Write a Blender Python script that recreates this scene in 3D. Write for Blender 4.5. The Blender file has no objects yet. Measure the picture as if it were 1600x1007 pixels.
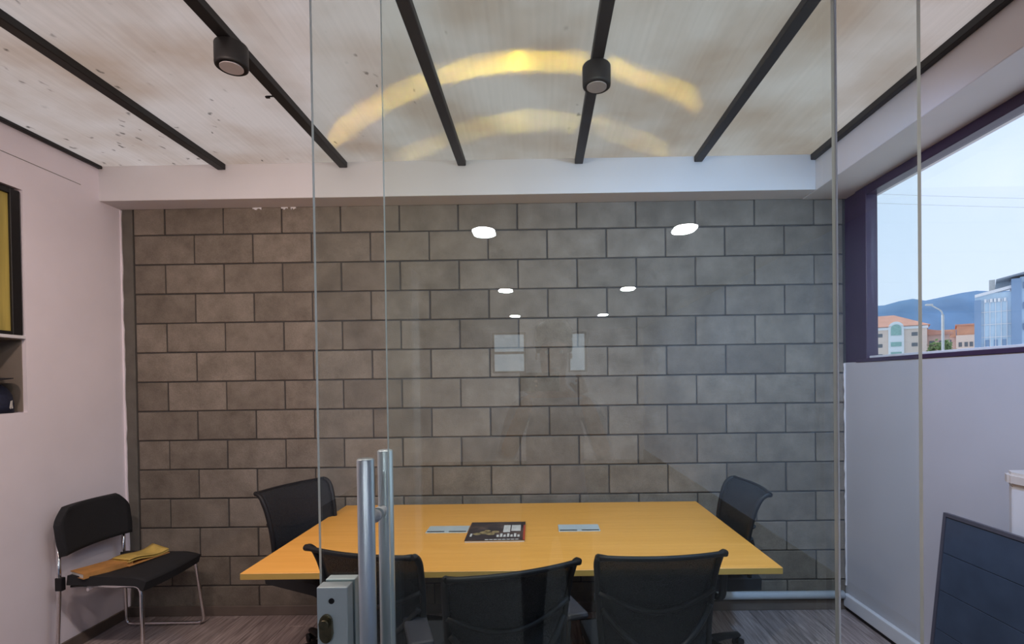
import bpy, bmesh, math, random
from mathutils import Vector, Matrix
random.seed(7)
SC = bpy.context.scene
COL = SC.collection
PI = math.pi

# ------------------------------------------------------------------ camera
F_PX, CX, CY = 790.0, 837.46, 605.14
ROLL, PITCH, YAW = 0.013727, -0.010139, -0.00715
EYE = Vector((0.0, 0.0, 1.5677))
Mz = Matrix(((math.cos(YAW), -math.sin(YAW), 0), (math.sin(YAW), math.cos(YAW), 0), (0, 0, 1)))
Mx = Matrix(((1, 0, 0), (0, math.cos(PITCH), math.sin(PITCH)), (0, -math.sin(PITCH), math.cos(PITCH))))
My = Matrix(((math.cos(ROLL), 0, -math.sin(ROLL)), (0, 1, 0), (math.sin(ROLL), 0, math.cos(ROLL))))
W2C = My @ Mx @ Mz
right, fwd, up = W2C[0], W2C[1], W2C[2]
cam_data = bpy.data.cameras.new('camera')
cam = bpy.data.objects.new('camera', cam_data)
COL.objects.link(cam)
R3 = Matrix((right, up, -fwd)).transposed()
cam.matrix_world = Matrix.Translation(EYE) @ R3.to_4x4()
cam_data.sensor_fit = 'HORIZONTAL'
cam_data.sensor_width = 36.0
cam_data.lens = F_PX / 1600 * 36.0
cam_data.shift_x = (800 - CX) / 1600
cam_data.shift_y = (CY - 503.5) / 1600
cam_data.clip_start = 0.01
cam_data.clip_end = 4000
SC.camera = cam

# ------------------------------------------------------------------ colour management
SC.view_settings.view_transform = 'Standard'
SC.view_settings.look = 'None'
SC.view_settings.gamma = 1.0
SC.view_settings.use_curve_mapping = False
SC.view_settings.exposure = 0.0
SC.cycles.transparent_max_bounces = 24
SC.cycles.max_bounces = 10
SC.cycles.diffuse_bounces = 6
SC.cycles.caustics_reflective = False
SC.cycles.sample_clamp_indirect = 4.0

# ------------------------------------------------------------------ world: pale sky with thin cloud
SKY = 1.2
world = bpy.data.worlds.new('sky')
SC.world = world
world.use_nodes = True
wn, wl = world.node_tree.nodes, world.node_tree.links
wn.clear()
w_out = wn.new('ShaderNodeOutputWorld')
w_bg = wn.new('ShaderNodeBackground')
w_tc = wn.new('ShaderNodeTexCoord')
w_sep = wn.new('ShaderNodeSeparateXYZ')
w_ramp = wn.new('ShaderNodeValToRGB')
w_ramp.color_ramp.elements[0].position = 0.0
w_ramp.color_ramp.elements[0].color = (0.74, 0.84, 1.0, 1)
w_ramp.color_ramp.elements[1].position = 0.9
w_ramp.color_ramp.elements[1].color = (0.50, 0.70, 1.0, 1)
w_noise = wn.new('ShaderNodeTexNoise')
w_noise.inputs['Scale'].default_value = 2.6
w_noise.inputs['Detail'].default_value = 5
w_cr = wn.new('ShaderNodeValToRGB')
w_cr.color_ramp.elements[0].position = 0.42
w_cr.color_ramp.elements[1].position = 0.68
w_mix = wn.new('ShaderNodeMixRGB')
w_mix.inputs[2].default_value = (0.84, 0.90, 1.0, 1)
wl.new(w_tc.outputs['Generated'], w_sep.inputs[0])
wl.new(w_sep.outputs['Z'], w_ramp.inputs[0])
wl.new(w_tc.outputs['Generated'], w_noise.inputs['Vector'])
wl.new(w_noise.outputs['Fac'], w_cr.inputs[0])
wl.new(w_cr.outputs[0], w_mix.inputs[0])
wl.new(w_ramp.outputs[0], w_mix.inputs[1])
wl.new(w_mix.outputs[0], w_bg.inputs[0])
w_bg.inputs[1].default_value = SKY
wl.new(w_bg.outputs[0], w_out.inputs[0])

# ------------------------------------------------------------------ sun, high up beyond the room
SUN_Y = 0.583                       # forward component of the direction to the sun
SUN_DIR = Vector((-0.03, SUN_Y, math.sqrt(1 - SUN_Y ** 2 - 0.03 ** 2)))
sun_data = bpy.data.lights.new('sun', 'SUN')
sun_data.energy = 3.0
sun_data.angle = math.radians(0.8)
sun_data.color = (1.0, 0.93, 0.80)
sun = bpy.data.objects.new('sun', sun_data)
COL.objects.link(sun)
sun.rotation_euler = SUN_DIR.to_track_quat('Z', 'Y').to_euler()
sun.location = (0, 10, 20)

DOWNLIGHT = 190.0                    # radiance of each corridor downlight
DOWNLIGHT_COL = (0.92, 0.96, 1.0)

# ------------------------------------------------------------------ materials
def new_mat(name):
    m = bpy.data.materials.new(name)
    m.use_nodes = True
    m.node_tree.nodes.clear()
    out = m.node_tree.nodes.new('ShaderNodeOutputMaterial')
    return m, m.node_tree.nodes, m.node_tree.links, out


def mat(name, col, rough=0.6, metal=0.0, var=0.08, scale=8.0, bump=0.0, bump_scale=60.0, stretch=(1, 1, 1), spec=0.5,
        coords='Object', objvar=0.0, coat=0.0):
    """Principled material with noise-driven colour variation and optional bump."""
    m, n, l, out = new_mat(name)
    b = n.new('ShaderNodeBsdfPrincipled')
    b.inputs['Roughness'].default_value = rough
    b.inputs['Metallic'].default_value = metal
    b.inputs['Specular IOR Level'].default_value = spec
    b.inputs['Coat Weight'].default_value = coat
    tc = n.new('ShaderNodeTexCoord')
    mp = n.new('ShaderNodeMapping')
    mp.inputs['Scale'].default_value = stretch
    l.new(tc.outputs[coords], mp.inputs[0])
    nz = n.new('ShaderNodeTexNoise')
    nz.inputs['Scale'].default_value = scale
    nz.inputs['Detail'].default_value = 6
    l.new(mp.outputs[0], nz.inputs['Vector'])
    mr = n.new('ShaderNodeMapRange')
    mr.inputs['From Min'].default_value = 0.3
    mr.inputs['From Max'].default_value = 0.7
    mr.inputs['To Min'].default_value = 1 - var
    mr.inputs['To Max'].default_value = 1 + var
    l.new(nz.outputs['Fac'], mr.inputs[0])
    val = mr.outputs[0]
    if objvar:
        oi = n.new('ShaderNodeObjectInfo')
        m2 = n.new('ShaderNodeMapRange')
        m2.inputs['To Min'].default_value = 1 - objvar
        m2.inputs['To Max'].default_value = 1 + objvar
        l.new(oi.outputs['Random'], m2.inputs[0])
        mm = n.new('ShaderNodeMath')
        mm.operation = 'MULTIPLY'
        l.new(val, mm.inputs[0])
        l.new(m2.outputs[0], mm.inputs[1])
        val = mm.outputs[0]
    vm = n.new('ShaderNodeVectorMath')
    vm.operation = 'SCALE'
    vm.inputs[0].default_value = col
    l.new(val, vm.inputs['Scale'])
    l.new(vm.outputs[0], b.inputs['Base Color'])
    if bump:
        nb = n.new('ShaderNodeTexNoise')
        nb.inputs['Scale'].default_value = bump_scale
        nb.inputs['Detail'].default_value = 5
        l.new(mp.outputs[0], nb.inputs['Vector'])
        bp = n.new('ShaderNodeBump')
        bp.inputs['Strength'].default_value = bump
        bp.inputs['Distance'].default_value = 0.004
        l.new(nb.outputs['Fac'], bp.inputs['Height'])
        l.new(bp.outputs[0], b.inputs['Normal'])
    l.new(b.outputs[0], out.inputs[0])
    return m


def block_mat():
    m, n, l, out = new_mat('concrete_block')
    b = n.new('ShaderNodeBsdfPrincipled')
    b.inputs['Roughness'].default_value = 0.9
    b.inputs['Specular IOR Level'].default_value = 0.2
    tc = n.new('ShaderNodeTexCoord')
    oi = n.new('ShaderNodeObjectInfo')
    geo = n.new('ShaderNodeNewGeometry')
    add = n.new('ShaderNodeVectorMath')
    add.operation = 'ADD'
    sc = n.new('ShaderNodeVectorMath')
    sc.operation = 'SCALE'
    sc.inputs[0].default_value = (17.0, 5.0, 11.0)
    l.new(oi.outputs['Random'], sc.inputs['Scale'])
    l.new(geo.outputs['Position'], add.inputs[0])
    l.new(sc.outputs[0], add.inputs[1])
    n1 = n.new('ShaderNodeTexNoise')
    n1.inputs['Scale'].default_value = 7
    n1.inputs['Detail'].default_value = 7
    n1.inputs['Roughness'].default_value = 0.62
    l.new(add.outputs[0], n1.inputs['Vector'])
    n2 = n.new('ShaderNodeTexNoise')
    n2.inputs['Scale'].default_value = 130
    n2.inputs['Detail'].default_value = 3
    l.new(add.outputs[0], n2.inputs['Vector'])
    r = n.new('ShaderNodeValToRGB')
    r.color_ramp.elements[0].position = 0.30
    r.color_ramp.elements[0].color = (0.150, 0.125, 0.100, 1)
    r.color_ramp.elements[1].position = 0.72
    r.color_ramp.elements[1].color = (0.255, 0.217, 0.178, 1)
    l.new(n1.outputs['Fac'], r.inputs[0])
    hv = n.new('ShaderNodeMapRange')
    hv.inputs['To Min'].default_value = 0.86
    hv.inputs['To Max'].default_value = 1.14
    l.new(oi.outputs['Random'], hv.inputs[0])
    gr = n.new('ShaderNodeMapRange')
    gr.inputs['From Min'].default_value = 0.3
    gr.inputs['From Max'].default_value = 0.7
    gr.inputs['To Min'].default_value = 0.9
    gr.inputs['To Max'].default_value = 1.1
    l.new(n2.outputs['Fac'], gr.inputs[0])
    mu = n.new('ShaderNodeMath')
    mu.operation = 'MULTIPLY'
    l.new(hv.outputs[0], mu.inputs[0])
    l.new(gr.outputs[0], mu.inputs[1])
    vs = n.new('ShaderNodeVectorMath')
    vs.operation = 'SCALE'
    l.new(r.outputs[0], vs.inputs[0])
    l.new(mu.outputs[0], vs.inputs['Scale'])
    l.new(vs.outputs[0], b.inputs['Base Color'])
    bp = n.new('ShaderNodeBump')
    bp.inputs['Strength'].default_value = 0.5
    bp.inputs['Distance'].default_value = 0.003
    l.new(n2.outputs['Fac'], bp.inputs['Height'])
    l.new(bp.outputs[0], b.inputs['Normal'])
    l.new(b.outputs[0], out.inputs[0])
    return m


def glass_mat(name, tint, refl=(1, 1, 1)):
    """Clear pane: tinted transmission plus a Fresnel mirror term on each face."""
    m, n, l, out = new_mat(name)
    tr = n.new('ShaderNodeBsdfTransparent')
    tr.inputs[0].default_value = (*tint, 1)
    gl = n.new('ShaderNodeBsdfGlossy')
    gl.inputs['Color'].default_value = (*refl, 1)
    gl.inputs['Roughness'].default_value = 0.0
    lw = n.new('ShaderNodeLayerWeight')
    lw.inputs['Blend'].default_value = 0.5
    pw = n.new('ShaderNodeMath')
    pw.operation = 'POWER'
    pw.inputs[1].default_value = 5.0
    l.new(lw.outputs['Facing'], pw.inputs[0])
    ma = n.new('ShaderNodeMath')
    ma.operation = 'MULTIPLY_ADD'
    ma.inputs[1].default_value = 0.957
    ma.inputs[2].default_value = 0.043
    l.new(pw.outputs[0], ma.inputs[0])
    mx = n.new('ShaderNodeMixShader')
    l.new(ma.outputs[0], mx.inputs[0])
    l.new(tr.outputs[0], mx.inputs[1])
    l.new(gl.outputs[0], mx.inputs[2])
    l.new(mx.outputs[0], out.inputs[0])
    return m


def clear_mat(name, tint):
    m, n, l, out = new_mat(name)
    tr = n.new('ShaderNodeBsdfTransparent')
    tr.inputs[0].default_value = (*tint, 1)
    l.new(tr.outputs[0], out.inputs[0])
    return m


def mesh_fabric(name, col, alpha):
    m, n, l, out = new_mat(name)
    tr = n.new('ShaderNodeBsdfTransparent')
    b = n.new('ShaderNodeBsdfPrincipled')
    b.inputs['Base Color'].default_value = (*col, 1)
    b.inputs['Roughness'].default_value = 0.75
    mx = n.new('ShaderNodeMixShader')
    tc = n.new('ShaderNodeTexCoord')
    nz = n.new('ShaderNodeTexNoise')
    nz.inputs['Scale'].default_value = 300
    l.new(tc.outputs['Object'], nz.inputs['Vector'])
    mr = n.new('ShaderNodeMapRange')
    mr.inputs['From Min'].default_value = 0.3
    mr.inputs['From Max'].default_value = 0.7
    mr.inputs['To Min'].default_value = alpha - 0.06
    mr.inputs['To Max'].default_value = alpha + 0.06
    l.new(nz.outputs['Fac'], mr.inputs[0])
    l.new(mr.outputs[0], mx.inputs[0])
    l.new(tr.outputs[0], mx.inputs[1])
    l.new(b.outputs[0], mx.inputs[2])
    l.new(mx.outputs[0], out.inputs[0])
    return m


def emit_mat(name, col, strength):
    m, n, l, out = new_mat(name)
    e = n.new('ShaderNodeEmission')
    e.inputs[0].default_value = (*col, 1)
    e.inputs[1].default_value = strength
    l.new(e.outputs[0], out.inputs[0])
    return m


ROOF_T = (0.258, 0.224, 0.206)


def roof_mat():
    """Aged ribbed polycarbonate: milky translucent body, dirt and streaks, and clear ribs that bend the sun into a band."""
    m, n, l, out = new_mat('ribbed_polycarbonate')
    geo = n.new('ShaderNodeNewGeometry')
    sep = n.new('ShaderNodeSeparateXYZ')
    l.new(geo.outputs['Position'], sep.inputs[0])
    # fine streaks along the ribs
    mp = n.new('ShaderNodeMapping')
    mp.inputs['Scale'].default_value = (55, 0.8, 1)
    l.new(geo.outputs['Position'], mp.inputs[0])
    st = n.new('ShaderNodeTexNoise')
    st.inputs['Scale'].default_value = 1.0
    st.inputs['Detail'].default_value = 3
    l.new(mp.outputs[0], st.inputs['Vector'])
    stm = n.new('ShaderNodeMapRange')
    stm.inputs['From Min'].default_value = 0.3
    stm.inputs['From Max'].default_value = 0.7
    stm.inputs['To Min'].default_value = 0.95
    stm.inputs['To Max'].default_value = 1.05
    l.new(st.outputs['Fac'], stm.inputs[0])
    # broad grime clouds
    gz = n.new('ShaderNodeTexNoise')
    gz.inputs['Scale'].default_value = 1.7
    gz.inputs['Detail'].default_value = 5
    l.new(geo.outputs['Position'], gz.inputs['Vector'])
    gr = n.new('ShaderNodeValToRGB')
    gr.color_ramp.elements[0].position = 0.35
    gr.color_ramp.elements[0].color = (0.74, 0.64, 0.55, 1)
    gr.color_ramp.elements[1].position = 0.62
    gr.color_ramp.elements[1].color = (1, 1, 1, 1)
    l.new(gz.outputs['Fac'], gr.inputs[0])
    # specks of dirt: voronoi cells gated by a patchy noise
    mpv = n.new('ShaderNodeMapping')
    mpv.inputs['Scale'].default_value = (1.0, 0.62, 1)
    mpv.inputs['Rotation'].default_value = (0, 0, 0.5)
    l.new(geo.outputs['Position'], mpv.inputs[0])
    wob = n.new('ShaderNodeTexNoise')
    wob.inputs['Scale'].default_value = 26
    l.new(mpv.outputs[0], wob.inputs['Vector'])
    wv = n.new('ShaderNodeVectorMath')
    wv.operation = 'MULTIPLY_ADD'
    wv.inputs[1].default_value = (0.05, 0.05, 0.0)
    l.new(wob.outputs['Color'], wv.inputs[0])
    l.new(mpv.outputs[0], wv.inputs[2])
    vo = n.new('ShaderNodeTexVoronoi')
    vo.inputs['Scale'].default_value = 15
    l.new(wv.outputs[0], vo.inputs['Vector'])
    vlt = n.new('ShaderNodeMapRange')
    vlt.inputs['From Min'].default_value = 0.07
    vlt.inputs['From Max'].default_value = 0.17
    vlt.inputs['To Min'].default_value = 0.0
    vlt.inputs['To Max'].default_value = 1.0
    l.new(vo.outputs['Distance'], vlt.inputs[0])
    gate = n.new('ShaderNodeTexNoise')
    gate.inputs['Scale'].default_value = 2.3
    gate.inputs['Detail'].default_value = 6
    l.new(geo.outputs['Position'], gate.inputs['Vector'])
    gx = n.new('ShaderNodeMapRange')          # dirtier towards the street-side sheets on the left
    gx.inputs['From Min'].default_value = -2.8
    gx.inputs['From Max'].default_value = 0.6
    gx.inputs['To Min'].default_value = 0.13
    gx.inputs['To Max'].default_value = -0.14
    l.new(sep.outputs['X'], gx.inputs[0])
    ga = n.new('ShaderNodeMath')
    ga.operation = 'ADD'
    l.new(gate.outputs['Fac'], ga.inputs[0])
    l.new(gx.outputs[0], ga.inputs[1])
    gm = n.new('ShaderNodeMapRange')
    gm.inputs['From Min'].default_value = 0.50
    gm.inputs['From Max'].default_value = 0.60
    l.new(ga.outputs[0], gm.inputs[0])
    inv = n.new('ShaderNodeMath')
    inv.operation = 'SUBTRACT'
    inv.inputs[0].default_value = 1.0
    l.new(vlt.outputs[0], inv.inputs[1])
    sp = n.new('ShaderNodeMath')
    sp.operation = 'MULTIPLY'
    l.new(inv.outputs[0], sp.inputs[0])
    l.new(gm.outputs[0], sp.inputs[1])
    spi = n.new('ShaderNodeMath')
    spi.operation = 'MULTIPLY_ADD'
    spi.inputs[1].default_value = -0.72
    spi.inputs[2].default_value = 1.0
    l.new(sp.outputs[0], spi.inputs[0])
    f1 = n.new('ShaderNodeMath')
    f1.operation = 'MULTIPLY'
    l.new(stm.outputs[0], f1.inputs[0])
    l.new(spi.outputs[0], f1.inputs[1])
    base = n.new('ShaderNodeVectorMath')
    base.operation = 'MULTIPLY'
    base.inputs[1].default_value = ROOF_T
    l.new(gr.outputs[0], base.inputs[0])
    cv = n.new('ShaderNodeVectorMath')
    cv.operation = 'SCALE'
    l.new(base.outputs[0], cv.inputs[0])
    l.new(f1.outputs[0], cv.inputs['Scale'])
    tl = n.new('ShaderNodeBsdfTranslucent')
    l.new(cv.outputs[0], tl.inputs['Color'])
    df = n.new('ShaderNodeBsdfDiffuse')
    l.new(cv.outputs[0], df.inputs['Color'])
    body = n.new('ShaderNodeAddShader')
    l.new(tl.outputs[0], body.inputs[0])
    l.new(df.outputs[0], body.inputs[1])
    # rib normals: sweep from side to side across each 9 mm rib, none along it
    def mth(op, x, y=None):
        q = n.new('ShaderNodeMath')
        q.operation = op
        for k, v_ in enumerate((x, y)):
            if v_ is None:
                continue
            if isinstance(v_, (int, float)):
                q.inputs[k].default_value = v_
            else:
                l.new(v_, q.inputs[k])
        return q.outputs[0]
    tri = mth('SUBTRACT', mth('MULTIPLY', mth('PINGPONG', mth('DIVIDE', sep.outputs['X'], 0.0045), 1.0), 2.0), 1.0)
    rib = mth('MULTIPLY', mth('SIGN', tri), mth('POWER', mth('ABSOLUTE', tri), 1.5))
    am = n.new('ShaderNodeMath')
    am.operation = 'MULTIPLY_ADD'
    am.inputs[1].default_value = 0.415
    am.inputs[2].default_value = 0.025
    l.new(rib, am.inputs[0])
    cb = n.new('ShaderNodeCombineXYZ')
    cb.inputs[2].default_value = -1.0
    l.new(am.outputs[0], cb.inputs[0])
    nn = n.new('ShaderNodeVectorMath')
    nn.operation = 'NORMALIZE'
    l.new(cb.outputs[0], nn.inputs[0])
    last = body
    for wgt, ior, rough, col in ((0.0011, 1.45, 0.062, (1.0, 0.62, 0.05)), (0.00028, 1.525, 0.042, (1.0, 0.70, 0.12))):
        rf = n.new('ShaderNodeBsdfRefraction')
        rf.inputs['IOR'].default_value = ior
        rf.inputs['Roughness'].default_value = rough
        rf.inputs['Color'].default_value = (*[c * wgt for c in col], 1)
        l.new(nn.outputs[0], rf.inputs['Normal'])
        ad = n.new('ShaderNodeAddShader')
        l.new(last.outputs[0], ad.inputs[0])
        l.new(rf.outputs[0], ad.inputs[1])
        last = ad
    l.new(last.outputs[0], out.inputs[0])
    return m


def wood_mat(name, c0, c1, rough, axis, scale=3.0, objvar=0.0):
    m, n, l, out = new_mat(name)
    b = n.new('ShaderNodeBsdfPrincipled')
    b.inputs['Roughness'].default_value = rough
    geo = n.new('ShaderNodeNewGeometry')
    mp = n.new('ShaderNodeMapping')
    s = [26.0, 26.0, 26.0]
    s[axis] = 1.6
    mp.inputs['Scale'].default_value = s
    oi = n.new('ShaderNodeObjectInfo')
    sc = n.new('ShaderNodeVectorMath')
    sc.operation = 'SCALE'
    sc.inputs[0].default_value = (7.3, 9.1, 3.7)
    l.new(oi.outputs['Random'], sc.inputs['Scale'])
    ad = n.new('ShaderNodeVectorMath')
    ad.operation = 'ADD'
    l.new(geo.outputs['Position'], ad.inputs[0])
    l.new(sc.outputs[0], ad.inputs[1])
    l.new(ad.outputs[0], mp.inputs[0])
    nz = n.new('ShaderNodeTexNoise')
    nz.inputs['Scale'].default_value = scale
    nz.inputs['Detail'].default_value = 6
    nz.inputs['Distortion'].default_value = 0.6
    l.new(mp.outputs[0], nz.inputs['Vector'])
    r = n.new('ShaderNodeValToRGB')
    r.color_ramp.elements[0].position = 0.32
    r.color_ramp.elements[0].color = (*c0, 1)
    r.color_ramp.elements[1].position = 0.68
    r.color_ramp.elements[1].color = (*c1, 1)
    l.new(nz.outputs['Fac'], r.inputs[0])
    hv = n.new('ShaderNodeMapRange')
    hv.inputs['To Min'].default_value = 1 - objvar
    hv.inputs['To Max'].default_value = 1 + objvar
    l.new(oi.outputs['Random'], hv.inputs[0])
    vs = n.new('ShaderNodeVectorMath')
    vs.operation = 'SCALE'
    l.new(r.outputs[0], vs.inputs[0])
    l.new(hv.outputs[0], vs.inputs['Scale'])
    l.new(vs.outputs[0], b.inputs['Base Color'])
    l.new(b.outputs[0], out.inputs[0])
    return m


M = {}
M['block'] = block_mat()
M['mortar'] = mat('dark_mortar', (0.062, 0.055, 0.05), 0.95, bump=0.5, bump_scale=90)
M['grey_white'] = mat('grey_white_wall', (0.50, 0.50, 0.53), 0.8, var=0.04, scale=2, bump=0.1, bump_scale=25)  # even darker grey over the whole right wall
M['daylight_wall'] = mat('daylight_tinted_white', (0.40, 0.52, 0.78), 0.8, var=0.03)  # white corridor wall with bluish daylight put into its colour
M['skirt'] = mat('added_dark_skirt', (0.03, 0.03, 0.035), 0.6)  # unseen dark band added to keep the low reflections dark
M['column'] = mat('raw_concrete', (0.13, 0.118, 0.10), 0.9, var=0.15, scale=9, bump=0.5)
M['plaster'] = mat('white_plaster', (0.86, 0.79, 0.83), 0.85, var=0.03, scale=3, bump=0.15, bump_scale=25)
M['plaster_cool'] = mat('white_plaster_beam', (0.74, 0.72, 0.73), 0.85, var=0.03, scale=3, bump=0.12, bump_scale=25)
M['plank'] = wood_mat('grey_brown_laminate', (0.20, 0.155, 0.145), (0.48, 0.39, 0.375), 0.42, 1, objvar=0.16)
M['subfloor'] = mat('dark_subfloor', (0.05, 0.04, 0.035), 0.9)
M['tile'] = mat('corridor_floor', (0.055, 0.053, 0.058), 0.6, var=0.1)
M['beech'] = wood_mat('beech_laminate', (0.80, 0.365, 0.065), (0.88, 0.425, 0.09), 0.38, 0, scale=1.2)
M['beech_edge'] = mat('beech_edge_band', (0.52, 0.33, 0.085), 0.45, var=0.06)
M['baseboard'] = mat('brown_baseboard', (0.15, 0.115, 0.095), 0.5, var=0.15)
M['white_trim'] = mat('white_trim', (0.74, 0.75, 0.78), 0.4, var=0.03)
M['black_steel'] = mat('black_painted_steel', (0.007, 0.006, 0.0065), 0.55, var=0.1)
M['roof'] = roof_mat()
M['roof_clear'] = clear_mat('polycarbonate_top_skin', (0.97, 0.97, 0.97))
M['glass'] = glass_mat('tinted_partition_glass', (0.966, 0.996, 0.986))
M['glass_edge'] = mat('polished_glass_edge', (0.88, 0.93, 0.93), 0.25, var=0.05)
M['win_glass'] = glass_mat('window_glass', (0.98, 0.99, 1.0))
M['win_frame'] = mat('dark_aluminium_frame', (0.045, 0.024, 0.060), 0.35, var=0.1)  # purple flare cast put into the dark frame colour
M['steel'] = mat('brushed_steel', (0.66, 0.74, 0.80), 0.36, metal=0.75, var=0.05, stretch=(1, 1, 0.05), scale=60)
M['satin'] = mat('satin_aluminium', (0.62, 0.70, 0.72), 0.45, metal=0.35, var=0.04)
M['brass'] = mat('aged_brass', (0.22, 0.19, 0.12), 0.35, metal=0.9, var=0.3, scale=60)
M['chrome'] = mat('chrome_tube', (0.75, 0.72, 0.72), 0.15, metal=1.0, var=0.03)
M['black_fabric'] = mat('black_fabric', (0.012, 0.012, 0.014), 0.85, var=0.2, scale=200, bump=0.2, bump_scale=300)
M['black_plastic'] = mat('black_plastic', (0.010, 0.0095, 0.011), 0.5, var=0.1, spec=0.3)
M['grey_plastic'] = mat('grey_armrest_plastic', (0.040, 0.040, 0.050), 0.5, var=0.1)
M['mesh'] = mesh_fabric('black_mesh', (0.009, 0.010, 0.013), 0.86)
M['dark_metal'] = mat('dark_metal', (0.03, 0.03, 0.034), 0.4, metal=0.6)
M['yellow'] = mat('yellow_paper', (0.62, 0.43, 0.11), 0.6, var=0.2, scale=20)
M['orange'] = mat('orange_brown_paper', (0.50, 0.24, 0.07), 0.6, var=0.2, scale=20)
M['paper'] = mat('white_paper', (0.7, 0.68, 0.64), 0.7, var=0.06)
M['lens'] = mat('frosted_lens', (0.50, 0.46, 0.46), 0.3, var=0.04)
M['pipe'] = mat('white_pvc_pipe', (0.62, 0.66, 0.70), 0.35, var=0.04)
M['skin'] = mat('skin', (0.55, 0.30, 0.22), 0.5, var=0.06)
M['shirt'] = mat('pale_shirt', (0.42, 0.42, 0.55), 0.8, var=0.06)
M['trousers'] = mat('dark_trousers', (0.05, 0.05, 0.07), 0.85)
M['hair'] = mat('dark_hair', (0.03, 0.02, 0.018), 0.6)
M['shoe'] = mat('dark_shoe', (0.03, 0.025, 0.02), 0.5)

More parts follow.
